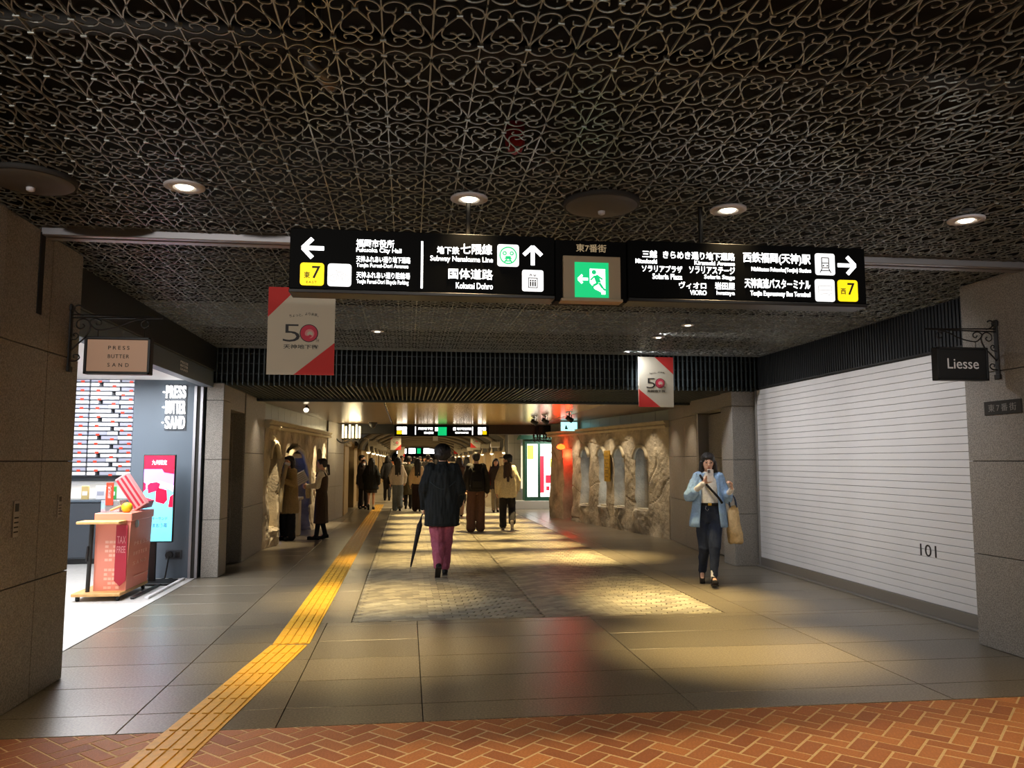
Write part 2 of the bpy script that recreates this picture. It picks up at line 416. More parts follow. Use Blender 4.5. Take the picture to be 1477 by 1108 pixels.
# ---- herringbone brick band where the camera stands
brickfl = MB().box(-6.0, 8.0, -2.0, 4.797, -0.2, -0.0018).build('brick_floor', M['mortar']); struct(brickfl)
BW, BL = 0.104, 0.208
def clip_poly(p, f):
    out = []
    for i in range(len(p)):
        a, b = p[i], p[(i + 1) % len(p)]; fa, fb = f(a), f(b)
        if fa >= 0: out.append(a)
        if (fa >= 0) != (fb >= 0):
            t = fa / (fa - fb); out.append((a[0] + (b[0] - a[0]) * t, a[1] + (b[1] - a[1]) * t))
    return out
g = 0.0058; c45 = math.sqrt(0.5)
brick_me = MB().bbox(-BL / 2 + g, BL / 2 - g, -BW / 2 + g, BW / 2 - g, -0.03, 0, 0.003).mesh('brick')
rest = MB(); nb = 0; cand = []
for r in range(-80, 81):
    for m_ in range(-45, 46):
        for kind in (0, 1):
            a0 = r + 4 * m_ + (3 if kind else 0); b0 = r
            cx, cy = ((a0 + 1) * BW, (b0 + .5) * BW) if kind == 0 else ((a0 + .5) * BW, (b0 + 1) * BW)
            X = (cx - cy) * c45 + 1.2; Y = (cx + cy) * c45 + 4.3
            if -4.2 < X < 6.8 and 2.4 < Y < 4.95: cand.append((X, Y, R_(45) if kind == 0 else R_(135)))
cand.sort(key=lambda s: -s[1])
for X, Y, a in cand:
    ca, sa = math.cos(a), math.sin(a)
    q = [(X + du * (BL / 2 - g) * ca - dv * (BW / 2 - g) * sa, Y + du * (BL / 2 - g) * sa + dv * (BW / 2 - g) * ca) for du, dv in ((-1, -1), (1, -1), (1, 1), (-1, 1))]
    whole = max(p[1] for p in q) < 4.79
    view = Y > 3.72 and -1.75 + (4.8 - Y) * .3 < X < 4.75 - (4.8 - Y) * .6
    q = clip_poly(q, lambda p: 4.79 - p[1])
    if len(q) < 3: continue
    if view and nb < 300:
        nb += 1
        if whole:
            o = link('brick', brick_me, M['brick'], brickfl); o.location = (X, Y, random.uniform(-.001, .001)); o.rotation_euler = (0, 0, a)
        else:
            me = MB().prism([(p[0] - X, p[1] - Y) for p in q], -0.03, 0, lambda a_, b_, d: (a_, b_, d)).mesh('brick')
            o = link('brick', me, M['brick'], brickfl); o.location = (X, Y, 0)
    else:
        rest.prism(q, -0.02, 0, lambda a_, b_, d: (a_, b_, d))
ro = rest.build('brick_field', M['brick'], brickfl); ro['kind'] = 'stuff'
# ---- yellow tactile paving, tile by tile
tact = MB().box(-0.06, 0.06, 3.45, 3.60, 0.0005, 0.004).build('trim_1', M['tactile']); struct(tact); tact.location = (-1.33, 0, 0)
tb = MB().bbox(-.149, .149, -.149, .149, 0.0, 0.004, 0.001)
for bx in (-0.105, -0.035, 0.035, 0.105): tb.bbox(bx - .022, bx + .022, -.140, .140, 0.002, 0.010, 0.003)
tact_me = tb.mesh('tactile_tile')
def tact_run(p0, p1, n):
    a = math.atan2(-(p1[0] - p0[0]), p1[1] - p0[1])
    for i in range(n):
        t = (i + 0.5) / n
        o = link('tactile_tile', tact_me, M['tactile'], tact); o.location = (p0[0] + (p1[0] - p0[0]) * t + 1.33, p0[1] + (p1[1] - p0[1]) * t, 0.0); o.rotation_euler = (0, 0, a)
tact_run((-1.305, 3.60), (-0.94, 6.86), 11)
tact_run((-0.93, 6.90), (-0.93, 28.2), 71)
# ---- arcade floor beyond
arcfl = MB().box(-4.0, 8.0, 26.0, 76.0, -0.2, 0.0).build('arcade_floor', M['farplane']); struct(arcfl)

# ---- ceiling: black void with wrought-iron heart grille under it
ceil = MB().box(-5.5, 7.5, -2.0, 10.95, 3.62, 3.75).build('ceiling', M['void']); struct(ceil)
HALF_C = [(0, .20), (.05, .10), (.25, .03), (.55, .02), (.85, .08), (.95, .17), (.85, .23), (.65, .235), (.48, .215), (.44, .15)]
HALF_L = [(0, .22), (.12, .26), (.5, .44), (.8, .6), (.97, .75), (.98, .83), (.85, .92), (.55, .98), (.25, .96), (.05, .89), (0.01, .85), (.08, .79), (.3, .76), (.52, .78), (.56, .83), (.48, .87)]
HALF_I = [(.62, .235), (.5, .28), (.48, .35), (.58, .50), (.64, .60), (.58, .69), (.35, .735), (.12, .71), (.02, .66), (.06, .62), (.2, .59), (.3, .6)]
CW, CH = 0.175, 0.315
gp = MB()
for cx in range(3):
    for rw in range(2):
        for sgn in (-1, 1):
            for k, st in enumerate((HALF_C, HALF_L, HALF_I)):
                pts = []
                for u, v in st:
                    vv = v if rw == 0 else 1 - v
                    pts.append(((cx + .5) * CW + sgn * u * CW / 2, (rw + vv * .94 + .03) * CH, 0))
                gp.strip(catmull(pts, 2), 0.0044, 0.006)
        vv = .21 if rw == 0 else .79
        x = (cx + .5) * CW; y = (rw + vv * .94 + .03) * CH
        gp.box(x - .011, x + .011, y - .005, y + .005, -.004, .014)
        if cx < 2:
            vv = .85 if rw == 0 else .15; y = (rw + vv * .94 + .03) * CH; x = (cx + 1) * CW
            gp.box(x - .011, x + .011, y - .005, y + .005, -.004, .014)
    if cx < 2: gp.box((cx + 1) * CW - .0024, (cx + 1) * CW + .0024, 0.01, 2 * CH - .01, 0, .012)
for x in (0.0015, 3 * CW - .0015): gp.box(x - .0016, x + .0016, 0, 2 * CH, 0, .007)
grille_me = gp.mesh('grille_panel')
ng = 0
y = 0.62 - 0.63
rows_y = [0.615 + 0.63 * k for k in range(0, 17)]
for yk in rows_y:
    zone2 = yk > 5.5
    y0 = yk - 0.01
    for kx in range(-7, 13):
        x0 = 0.07 + kx * 3 * CW
        xc = x0 + 1.5 * CW
        if zone2 and not (-2.75 < xc < 5.1): continue
        if not zone2:
            yc = y0 + .3
            half = 0.78 * (yc + 0.3) + 0.5
            if not (0.13 * yc - half < xc < 0.13 * yc + half): continue
        o = link('grille_panel', grille_me, M['iron'], ceil); o.location = (x0, y0, 3.0); o.scale = (1, 1 if y0 < 10.5 else .34, 1); ng += 1
# ducts and conduits in the dark above the grille
for i, (x0, x1, y, z, r) in enumerate(((-4, 6.5, 2.62, 3.36, .09), (-4, 6.5, 3.55, 3.42, .05), (-2.2, 4.9, 7.4, 3.4, .08))):
    MB().tube([(x0, y, z), (x1, y, z)], r, 12).build('duct', M['duct'], ceil, True)
for x, y in ((-0.35, 2.2), (-0.42, 3.3), (2.4, 1.9), (-1.9, 3.1)):
    MB().tube([(x, y, 3.6), (x, y, 3.16), (x + .1, y + .02, 3.08)], .035, 10).build('duct_elbow', M['alu'], ceil, True)
# steel channel between the two grille zones
tr = sroot('trim_2')
MB().bbox(-2.36, 4.68, 5.365, 5.415, 2.955, 3.02, .004).build('channel_flange', M['steel'], tr)
MB().box(-2.36, 4.68, 5.415, 5.445, 2.985, 3.02).build('channel_slot', M['void'], tr)
MB().bbox(-2.36, 4.68, 5.445, 5.52, 2.955, 3.02, .004).build('channel_flange', M['steel'], tr)
# louvred beam closing the grille zone
lb = sroot('trim_3')
MB().box(-2.75, 5.1, 10.98, 13.28, 2.57, 3.3).build('beam_core', M['void'], lb)
fin = MB().box(-.008, .008, 0, .055, 0.0, .52).box(-.008, .008, .0, 2.40, -.03, .02).mesh('fin')
for k in range(112):
    x = -2.52 + k * 0.0675
    o = link('fin', fin, M['louvre'], lb); o.location = (x, 10.90, 2.535)
for z in (2.66, 2.80, 2.93): MB().box(-2.55, 5.05, 10.952, 10.972, z, z + .012).build('rail', M['darkpanel'], lb)
MB().bbox(-2.55, 5.05, 13.28, 13.42, 2.47, 2.6, .004).build('edge_rail', M['louvre'], lb)
# slatted ceiling over the stone wall stretch
sc2 = MB().box(-3.2, 5.8, 13.4, 22.0, 2.56, 2.7).build('ceiling_1', M['void']); struct(sc2)
for k in range(43):
    y = 13.44 + 0.2 * k
    for x0, x1, mm in ((-2.7, -0.42, 'bronze'), (-0.40, 3.48, 'gold'), (3.50, 5.3, 'bronze')):
        o = MB().bbox(x0, x1, -.095, .095, 0, .02, .004).build('ceiling_slat', M[mm], sc2); o.location = (0, y + .1, 2.50)

# ---- stone panel helper
def panels(root, o, udir, nrm, us, zs, th=0.02, m='granite', gap=0.003, name='stone_panel'):
    o = Vector(o); udir = Vector(udir).normalized(); nrm = Vector(nrm).normalized()
    for u0, u1 in zip(us[:-1], us[1:]):
        for z0, z1 in zip(zs[:-1], zs[1:]):
            mb = MB().bbox(u0 + gap, u1 - gap, 0, th, z0 + gap, z1 - gap, .003)
            mb.v = [tuple(o + udir * a + nrm * b + Vector((0, 0, c))) for a, b, c in mb.v]
            mb.build(name, M[m], root)
ZC = [0.0, 0.74, 1.50, 2.22, 2.99]
# left pillar
wl = MB().box(-3.25, -2.385, 3.6, 6.03, 0, 3.0).build('wall_left', M['joint']); struct(wl)
panels(wl, (-2.385, 4.93, 0), (0, 1, 0), (1, 0, 0), [0, 0.63, 1.12], ZC, .025)
panels(wl, (-2.385, 3.6, 0), (0, 1, 0), (1, 0, 0), [0, 1.325], ZC, .032)
panels(wl, (-2.37, 6.03, 0), (-1, 0, 0), (0, 1, 0), [0, 0.86], ZC, .02)
panels(wl, (-3.25, 3.6, 0), (1, 0, 0), (0, -1, 0), [0, 0.88], ZC, .02)
MB().box(-2.362, -2.352, 5.36, 5.42, 2.44, 2.97).build('channel_slot', M['void'], wl)
# black fascia and grey shop header above the left opening
hd = MB().bbox(-2.70, -2.52, 6.05, 10.88, 2.68, 3.0, .004).build('trim_4', M['darkpanel']); struct(hd)
hd2 = MB().bbox(-2.68, -2.55, 6.05, 10.88, 2.47, 2.68, .004).build('trim_5', M['grey']); struct(hd2)
fy = lambda x, z, d: Vector((-2.55 + d, x, z))
for i, (wd, z0) in enumerate((('PRESS', 2.605), ('BUTTER', 2.565), ('SAND', 2.525))):
    text('lettering', wd, 9.32, 9.62, z0, z0 + .028, M['paper'], hd2, lambda x, z, d: Vector((-2.55 + d, x, z)), spacing=1.3)
# left column, door recess, pier
wl2 = MB().box(-2.62, -2.43, 10.90, 11.30, 0, 2.53).build('wall_left_column', M['joint']); struct(wl2)
ZD = [0.0, 0.74, 1.52, 2.30, 2.53]
panels(wl2, (-2.63, 10.90, 0), (1, 0, 0), (0, -1, 0), [0, 0.22], ZD)
panels(wl2, (-2.43, 10.885, 0), (0, 1, 0), (1, 0, 0), [0, 0.43], ZD)
wl3 = MB().box(-3.0, -2.78, 11.3, 12.45, 0, 2.53).build('wall_left_recess', M['joint']); struct(wl3)
panels(wl3, (-2.78, 11.3, 0), (0, 1, 0), (1, 0, 0), [0, 1.12], [2.21, 2.53], .34)
d1 = MB().bbox(-2.78, -2.72, 11.36, 12.36, 0.01, 2.2, .004).build('door_1', M['doordark']); struct(d1)
MB().bbox(-2.72, -2.70, 12.02, 12.07, 0.05, 2.15, .003).build('pull_strip', M['steel'], d1)
MB().tube([(-2.66, 11.52, 1.05), (-2.66, 11.64, 1.05)], .012, 8).build('door_handle', M['alu'], d1)
MB().bbox(-2.74, -2.6, 12.36, 12.42, 0.0, 2.2, .003).build('door_jamb', M['granite'], d1)
wl4 = MB().box(-3.0, -2.45, 12.44, 14.1, 0, 2.53).build('wall_left_pier', M['joint']); struct(wl4)
panels(wl4, (-2.45, 12.44, 0), (0, 1, 0), (1, 0, 0), [0, .06, 1.66], [0, 0.80, 1.62, 2.53])
panels(wl4, (-3.0, 12.44, 0), (1, 0, 0), (0, -1, 0), [0, .56], [0, 2.53])

# ---- rough stone walls with arched niches
def stone_wall(name, A, B, h, niches, seed, nflip, rough=0.05):
    A = Vector((A[0], A[1], 0)); B = Vector((B[0], B[1], 0)); L = (B - A).length; t = (B - A).normalized()
    n = Vector((t.y, -t.x, 0)) * nflip
    st = 0.03; nu = int(L / st); nv = int(h / st); vs = []; fs = []
    off = Vector((seed * 7.3, seed * 3.1, 0))
    for i in range(nu + 1):
        u = L * i / nu
        for j in range(nv + 1):
            z = h * j / nv
            p = off + Vector((u, z, 0))
            d = rough * (noise.noise(p * 0.9) * 0.9 + noise.noise(p * 2.6) * 0.6 + abs(noise.noise(p * 6)) * 0.35 + noise.noise(p * 17) * 0.15)
            if z < 0.9: d += (0.9 - z) * 0.07 * (0.6 + noise.noise(p * 1.4))
            # crack lines
            cr = abs(noise.noise(p * 0.8 + Vector((9, 4, 2))))
            if cr < 0.025: d -= 0.03 * (1 - cr / 0.025)
            for (u0, u1, z0, z1, dep, kind) in niches:
                uc = (u0 + u1) / 2; hw = (u1 - u0) / 2
                wv = noise.noise(p * 5) * 0.02
                a = abs(u - uc) / hw
                top = z1 - hw * 0.8 * (1 - math.sqrt(max(0, 1 - min(a, 1) ** 2))) if kind == 'arch' else z1
                if a < 1 + wv and z0 + wv * 2 < z < top + wv:
                    d = -dep
                elif a < 1.35 and z < z0 and z > z0 - 0.55 and kind == 'arch':
                    d += 0.10 * (1 - abs(z - z0) / 0.55) * max(0, 1 - a / 1.35) * (1 + noise.noise(p * 8))
            q = A + t * u + n * d; vs.append((q.x, q.y, z))
    for i in range(nu):
        for j in range(nv):
            a = i * (nv + 1) + j; fs.append((a, a + nv + 1, a + nv + 2, a + 1))
    # give the wall a body behind the face
    k = len(vs); back = [A - n * 0.6, B - n * 0.6]
    mb = MB().add(vs, fs)
    e0 = [0 * (nv + 1) + j for j in range(nv + 1)]; e1 = [nu * (nv + 1) + j for j in range(nv + 1)]
    mb.v += [tuple(back[0]), (back[0].x, back[0].y, h), tuple(back[1]), (back[1].x, back[1].y, h)]
    mb.f.append(tuple(e0 + [k + 1, k])); mb.f.append(tuple(reversed(e1)) + (k + 2, k + 3))
    mb.f.append((k, k + 1, k + 3, k + 2))
    mb.f.append(tuple([i * (nv + 1) + nv for i in range(nu + 1)] + [k + 3, k + 1]))
    o = mb.build(name, M['stone'], None, False); struct(o)
    fr = lambda u, z, d: A + t * u + n * d + Vector((0, 0, z))
    return o, fr, L
NICHE_R = [(0.92, 1.50, 0.50, 1.80, .26, 'arch'), (2.02, 2.52, 0.50, 1.80, .26, 'arch'), (3.02, 3.42, 0.48, 1.80, .26, 'arch'), (4.0, 4.48, 0.45, 1.82, .26, 'arch')]
wr, frR, LR = stone_wall('wall_right', (5.05, 15.0), (3.9, 21.6), 2.15, NICHE_R + [(5.12, 5.72, -0.1, 1.82, .42, 'rect')], 3, -1)
NICHE_L = [(0.42, 1.04, 0.30, 1.82, .30, 'arch'), (1.26, 4.05, -0.1, 1.86, .45, 'arch'), (4.98, 5.45, 0.45, 1.8, .26, 'arch')]
wl5, frL, LL = stone_wall('wall_left_stone', (-2.45, 14.1), (-2.0, 20.3), 2.07, NICHE_L, 11, 1, 0.055)
def wbox(fr, u0, u1, z0, z1, d0, d1, name, m, root=None, bev=.004):
    mb = MB().bbox(u0, u1, d0, d1, z0, z1, bev); mb.v = [tuple(fr(a, c, b)) for a, b, c in mb.v]
    return mb.build(name, M[m], root)
def arch_trim(fr, u0, u1, z1, root):
    uc = (u0 + u1) / 2; hw = (u1 - u0) / 2 + .03; pts = []
    for k in range(9):
        a = math.pi * k / 8; pts.append(tuple(fr(uc + hw * math.cos(a), z1 - hw * .8 + hw * .85 * math.sin(a), .03)))
    MB().tube(pts, .045, 8).build('arch_trim', M['cornice'], root, True)
for (u0, u1, z0, z1, dep, kind) in NICHE_R:                      # slit windows with a cool glow
    uc = (u0 + u1) / 2; wn = wbox(frR, uc - .11, uc + .11, z0 + .02, z1 - .12, -.275, -.235, 'window_frame', 'blackiron', wr)
    wbox(frR, uc - .08, uc + .08, z0 + .06, z1 - .16, -.25, -.225, 'pane', 'glow_cool', wn)
    wbox(frR, u0 - .02, u1 + .02, z0 - .06, z0 + .02, -.27, -.02, 'sill', 'cornice', wr, .012)
    arch_trim(frR, u0, u1, z1, wr)
wbox(frR, 5.14, 5.70, 0.0, 1.80, -.44, -.40, 'doorway_panel', 'doordark', wr)
# left: gate with blue glow and a stone half column, slit windows
g_ = wbox(frL, 1.30, 4.0, 0.0, 1.70, -.47, -.43, 'gate_panel', 'doordark', wl5)
wbox(frL, 2.36, 3.1, 0.25, 1.50, -.44, -.42, 'pane', 'glow_blue', g_)
wbox(frL, 3.3, 3.42, 0.0, 1.62, -.44, -.33, 'gate_post', 'greydark', wl5)
wbox(frL, 1.26, 4.05, 1.56, 1.66, -.45, -.05, 'lintel', 'cornice', wl5, .015)
arch_trim(frL, *NICHE_L[0][:2], NICHE_L[0][3], wl5); arch_trim(frL, 1.26, 4.05, 1.70, wl5)
wbox(frL, 2.5, 2.75, 0, .72, -.2, .12, 'stone_post', 'cornice', wl5, .02); wbox(frL, 2.46, 2.79, .72, .78, -.22, .15, 'stone_post_cap', 'cornice', wl5, .01)
for (u0, u1, z0, z1, dep, kind) in (NICHE_L[0], NICHE_L[2]):
    uc = (u0 + u1) / 2; wn = wbox(frL, uc - .14, uc + .14, z0 + .02, z1 - .15, -.31 if u0 < 1 else -.28, -.25, 'window_frame', 'blackiron', wl5)
    wbox(frL, u0 - .02, u1 + .02, z0 - .06, z0 + .02, -.3, -.02, 'sill', 'cornice', wl5, .012)
# cornices and the green tile course above
for fr, L, root in ((frR, LR, wr), (frL, LL, wl5)):
    h = 2.15 if fr is frR else 2.07
    mb = MB()
    prof = [(-.1, h), (.10, h), (.13, h + .04), (.10, h + .07), (.15, h + .12), (.15, h + .14), (-.1, h + .14)]
    mb.prism(prof, -0.05, L, lambda d, z, u: tuple(fr(u, z, d)))
    mb.build('cornice', M['cornice'], root)
    n_t = 12
    for k in range(n_t): wbox(fr, L * k / n_t + .003, L * (k + 1) / n_t - .003, h + .14, 2.50, -.10, .0, 'wall_tile', 'glasstile', root, .003)
    wbox(fr, -0.05, L, h + .14, 2.52, -.5, -.10, 'wall_core', 'joint', root)
# brass plate on the right stone wall
bp_ = wbox(frR, 2.66, 2.96, 1.04, 1.74, .05, .075, 'brass_plaque', 'brass'); tag(bp_, 'tall engraved brass plaque fixed between two niches of the right stone wall', 'plaque')
for z in (1.60, 1.52, 1.44, 1.34, 1.28, 1.22, 1.14): wbox(frR, 2.72, 2.90, z, z + .022, .075, .079, 'engraving', 'brassdark', bp_, .001)
# left block after the stone wall
wl6 = MB().box(-2.6, -1.98, 20.32, 22.3, 0, 2.55).build('wall_left_end', M['joint']); struct(wl6)
panels(wl6, (-1.98, 20.32, 0), (0.12, 1, 0), (1, -.12, 0), [0, .9, 1.95], [0, .85, 1.7, 2.5], .02)
panels(wl6, (-2.6, 20.32, 0), (1, 0, 0), (0, -1, 0), [0, .64], [0, .85, 1.7, 2.5], .02)

# ---- right side: pillar, shutter bay, column, recess, pier
wrp = MB().box(4.705, 5.6, 3.9, 6.15, 0, 3.0).build('wall_right_pillar', M['joint']); struct(wrp)
panels(wrp, (4.705, 6.17, 0), (0, -1, 0), (-1, 0, 0), [0, 1.35, 2.3], ZC, .025)
panels(wrp, (4.68, 6.15, 0), (1, 0, 0), (0, 1, 0), [0, .9], ZC, .02)
panels(wrp, (4.68, 3.9, 0), (1, 0, 0), (0, -1, 0), [0, .9], ZC, .02)
wrb = MB().box(5.10, 5.3, 6.15, 11.1, 0, 3.0).build('wall_right_bay', M['joint']); struct(wrb)
fp = MB()
fp = MB().bbox(5.03, 5.10, 6.17, 11.08, 2.54, 3.0, .004).build('trim_6', M['darkpanel']); struct(fp)
rib_me = MB().box(-.012, 0, -.008, .008, 2.56, 2.99).mesh('rib')
for k in range(98):
    o = link('rib', rib_me, M['darkpanel'], fp); o.location = (5.03, 6.2 + k * .05, 0)
sh = thing('roller_shutter', 'closed white slatted roller shutter numbered 101 filling the right shopfront', 'shutter', (5.04, 8.6, 0))
sl_me = MB().bbox(-.006, .012, -2.43, 2.43, .0015, .0705, .003).mesh('shutter_slat')
for k in range(33):
    o = link('shutter_slat', sl_me, M['shutter'], sh); o.location = (0.006, 0, 0.135 + k * 0.0725)
MB().bbox(-.012, .03, -2.43, 2.43, .02, .135, .004).build('bottom_rail', M['alu'], sh)
MB().box(.012, .05, -2.44, 2.44, .0, 2.55).build('shutter_backing', M['joint'], sh)
for s in (-1, 1): MB().bbox(-.02, .05, s * 2.44 - .025, s * 2.44 + .025, 0, 2.54, .004).build('guide_rail', M['alu'], sh)
text('number', '101', 0, 0.245, 0.575, 0.69, M['ink'], sh, lambda x, z, d: Vector((-d - .001, -1.20 - x, z)), bold=0.0, depth=.002)
bs = MB().bbox(4.98, 5.10, 6.17, 11.08, 0, .022, .004).build('trim_7', M['alu']); struct(bs)
wrc = MB().box(4.70, 5.12, 11.10, 11.48, 0, 2.53).build('wall_right_column', M['joint']); struct(wrc)
panels(wrc, (4.68, 11.10, 0), (1, 0, 0), (0, -1, 0), [0, .40], ZD)
panels(wrc, (4.70, 11.08, 0), (0, 1, 0), (-1, 0, 0), [0, .41], ZD)
wrr = MB().box(5.05, 5.4, 11.48, 12.85, 0, 2.53).build('wall_right_recess', M['joint']); struct(wrr)
panels(wrr, (5.05, 11.48, 0), (0, 1, 0), (-1, 0, 0), [0, 1.37], [2.29, 2.53], .34)
d2 = MB().bbox(5.0, 5.05, 11.52, 12.82, 0.01, 2.28, .004).build('door_2', M['joint']); struct(d2)
for z0, z1 in ((0.02, .78), (.785, 1.55), (1.555, 2.27)): MB().bbox(4.985, 5.0, 11.53, 12.81, z0, z1, .004).build('door_panel', M['granite'], d2)
MB().bbox(4.80, 5.0, 12.78, 12.83, 0, 2.29, .003).build('door_jamb', M['alu'], d2)
wrq = MB().box(5.13, 5.6, 12.85, 15.0, 0, 2.53).build('wall_right_pier', M['joint']); struct(wrq)
tq = Vector((0.23, 2.15, 0)).normalized(); nq = Vector((-tq.y, tq.x, 0))
mbq = MB()
panels(wrq, (4.84, 12.85, 0), tuple(tq), tuple(nq), [0, .9, 2.16], [0, .80, 1.58, 2.28, 2.53], .03)
panels(wrq, (4.80, 12.87, 0), (1, 0, 0), (0, -1, 0), [0, .6], [0, 1.58, 2.53], .02)
# two small switch plates on that pier
for i, z in enumerate((1.43, 1.36, 1.29)):
    o = MB().bbox(-.012, .0, -.022, .022, -.02, .02, .003).build('switch_plate', M['paper'])
    o.location = (4.877, 13.25, z); o.rotation_euler = (0, 0, -.106)
    tag(o, ['top', 'middle', 'lowest'][i] + ' of three tiny white switch plates on the pier beside the phone-holding woman', 'switch')
# ================================================================== LAMPS AND CEILING FITTINGS
dl_places = ['farthest left, by the left stone pillar', 'between the flag and the exit panel', 'just right of the exit panel', 'farthest right, near the shuttered shop']
dl0 = None
def downlight(x, y, z, label, r=.085):
    t = thing('ceiling_downlight', label, 'downlight', (x, y, z), 0, 'recessed ceiling downlights')
    MB().lathe([(r * 1.25, -.004), (r * 1.25, -.014), (r * .72, -.018), (r * .62, .03), (r * .60, .05)], 28).build('trim_ring', M['rim'], t, True)
    MB().lathe([(r * .55, -.012), (r * .42, -.02), (.004, -.022)], 20).build('lamp_face', M['lamp'], t, True)
    return t
for i, x in enumerate(DOWN_X): downlight(x, 4.40, 2.995, 'round recessed downlight in the iron grille, ' + dl_places[i])
for lab, x, y in (('small downlight deep in the far grille, above left of the exit panel', -0.36, 9.17), ('small downlight in the far grille, nearer of the two beside the right flag', 3.03, 8.30), ('small downlight in the far grille, farther of the two beside the right flag', 2.98, 9.18)):
    downlight(x, y, 2.995, lab, .06)
for x, lab in ((-2.0, 'dark domed ceiling speaker disc above the left stone pillar'), (1.10, 'dark domed ceiling speaker disc right above the exit panel')):
    t = thing('ceiling_speaker', lab, 'speaker', (x, 4.40, 2.99), 0, 'round ceiling speakers')
    MB().lathe([(.215, .02), (.215, -.012), (.205, -.02), (.16, -.034), (.09, -.043), (.02, -.046)], 36).build('dome', M['discdark'], t, True)
    MB().lathe([(.222, .02), (.222, -.016), (.208, -.018), (.208, .02)], 36).build('rim', M['duct'], t, True)
    MB().lathe([(.022, -.040), (.020, -.062), (.008, -.068)], 14).build('nub', M['rim'], t, True)
t = thing('alarm_beacon', 'small dark red alarm beacon behind the ceiling grille', 'alarm', (0.52, 3.86, 3.08))
MB().lathe([(.05, .12), (.05, .02), (.035, -.02), (.01, -.035)], 18).build('lens', M['redobj'], t, True)
MB().tube([(0, 0, .12), (0, 0, .54)], .012, 8).build('stem', M['duct'], t)

# ================================================================== BIG HANGING SIGN
YS = 4.35
sg = thing('hanging_sign', 'long black hanging wayfinding sign with lit white lettering and green exit panel', 'sign', (1.02, 4.42, 2.58))
def sgf(x, z, d): return Vector((x - 1.02, YS - d - 4.42, z - 2.58))
def sbox(x0, x1, z0, z1, d0, d1, name, m, root=None, b=.003):
    mb = MB().bbox(x0 - 1.02, x1 - 1.02, YS - d1 - 4.42, YS - d0 - 4.42, z0 - 2.58, z1 - 2.58, b)
    return mb.build(name, M[m], root or sg)
cabL = sbox(-0.647, 0.813, 2.43, 2.765, -.14, 0, 'cabinet', 'signblack')
cabC = sbox(0.817, 1.233, 2.40, 2.755, -.13, -.01, 'cabinet', 'signblack')
cabR = sbox(1.237, 2.695, 2.43, 2.765, -.14, 0, 'cabinet', 'signblack')
for x0, x1 in ((-.647, .813), (1.237, 2.695)): sbox(x0, x1, 2.408, 2.428, -.15, .006, 'bottom_rail', 'blackiron')
for x in (0.33, 1.72):
    MB().tube([(x - 1.02, .04, .18), (x - 1.02, .04, .62)], .014, 10).build('hanger_rod', M['blackiron'], sg)
TXT_L = [('福岡市役所', (-0.293, -0.087, 2.670, 2.715)), ('Fukuoka City Hall', (-0.292, -0.047, 2.636, 2.667)),
('天神ふれあい通り地下通路', (-0.291, 0.003, 2.586, 2.621)), ('Tenjin Fureai-Dori Avenue', (-0.290, -0.008, 2.552, 2.580)),
('天神ふれあい通り駐輪場', (-0.289, 0.001, 2.497, 2.533)), ('Tenjin Fureai-Dori Bicycle Parking', (-0.288, -0.006, 2.460, 2.490)),
('地下鉄', (0.149, 0.272, 2.647, 2.690)), ('七隈線', (0.280, 0.457, 2.650, 2.710)), ('Subway Nanakuma Line', (0.112, 0.461, 2.598, 2.636)),
('国体道路', (0.213, 0.461, 2.508, 2.567)), ('Kokutai Dohro', (0.255, 0.461, 2.454, 2.488))]
TXT_R = [('三越', (1.325, 1.412, 2.665, 2.708)), ('Mitsukoshi', (1.284, 1.411, 2.632, 2.658)), ('きらめき通り地下通路', (1.448, 1.881, 2.664, 2.709)),
('Kirameki Avenue', (1.636, 1.880, 2.633, 2.658)), ('ソラリアプラザ', (1.321, 1.561, 2.582, 2.622)), ('Solaria Plaza', (1.383, 1.560, 2.542, 2.574)),
('ソラリアステージ', (1.603, 1.879, 2.582, 2.625)), ('Solaria Stage', (1.693, 1.877, 2.545, 2.577)), ('ヴィオロ', (1.540, 1.703, 2.491, 2.531)),
('VIORO', (1.605, 1.704, 2.455, 2.483)), ('岩田屋', (1.756, 1.876, 2.491, 2.534)), ('Iwataya', (1.765, 1.875, 2.453, 2.483)),
('西鉄福岡(天神)駅', (1.933, 2.349, 2.649, 2.719)), ('Nishitetsu Fukuoka(Tenjin) Station', (1.982, 2.350, 2.600, 2.632)),
('天神高速バスターミナル', (1.938, 2.343, 2.506, 2.564)), ('Tenjin Expressway Bus Terminal', (1.971, 2.341, 2.453, 2.490))]
for root, L_ in ((cabL, TXT_L), (cabR, TXT_R)):
    for body, (x0, x1, z0, z1) in L_:
        text('lettering', body, x0, x1, z0, z1, M['white_e'], root, sgf, bold=0.010 if ord(body[0]) > 255 else 0.006, depth=.003)
text('lettering', '東7番街', 0.939, 1.115, 2.689, 2.735, M['beigetext'], cabC, lambda x, z, d: sgf(x, z, d - .01), bold=.008, depth=.002)
sbox(.061, .072, 2.449, 2.714, 0, .003, 'divider_bar', 'white_e', cabL, .001)
def rbox(x0, x1, z0, z1, r, m, root, name='pictogram', d0=0.0, d1=.004):
    pts = []
    for cx, cz, a0 in ((x1 - r, z1 - r, 0), (x0 + r, z1 - r, 90), (x0 + r, z0 + r, 180), (x1 - r, z0 + r, 270)):
        for k in range(4): a = R_(a0 + k * 30); pts.append((cx + r * math.cos(a), cz + r * math.sin(a)))
    return MB().prism(pts, d0, d1, lambda a, b, d: tuple(sgf(a, b, d))).build(name, M[m], root)
def poly(pts, m, root, name='mark', d0=.004, d1=.006): return MB().prism(pts, d0, d1, lambda a, b, d: tuple(sgf(a, b, d))).build(name, M[m], root)
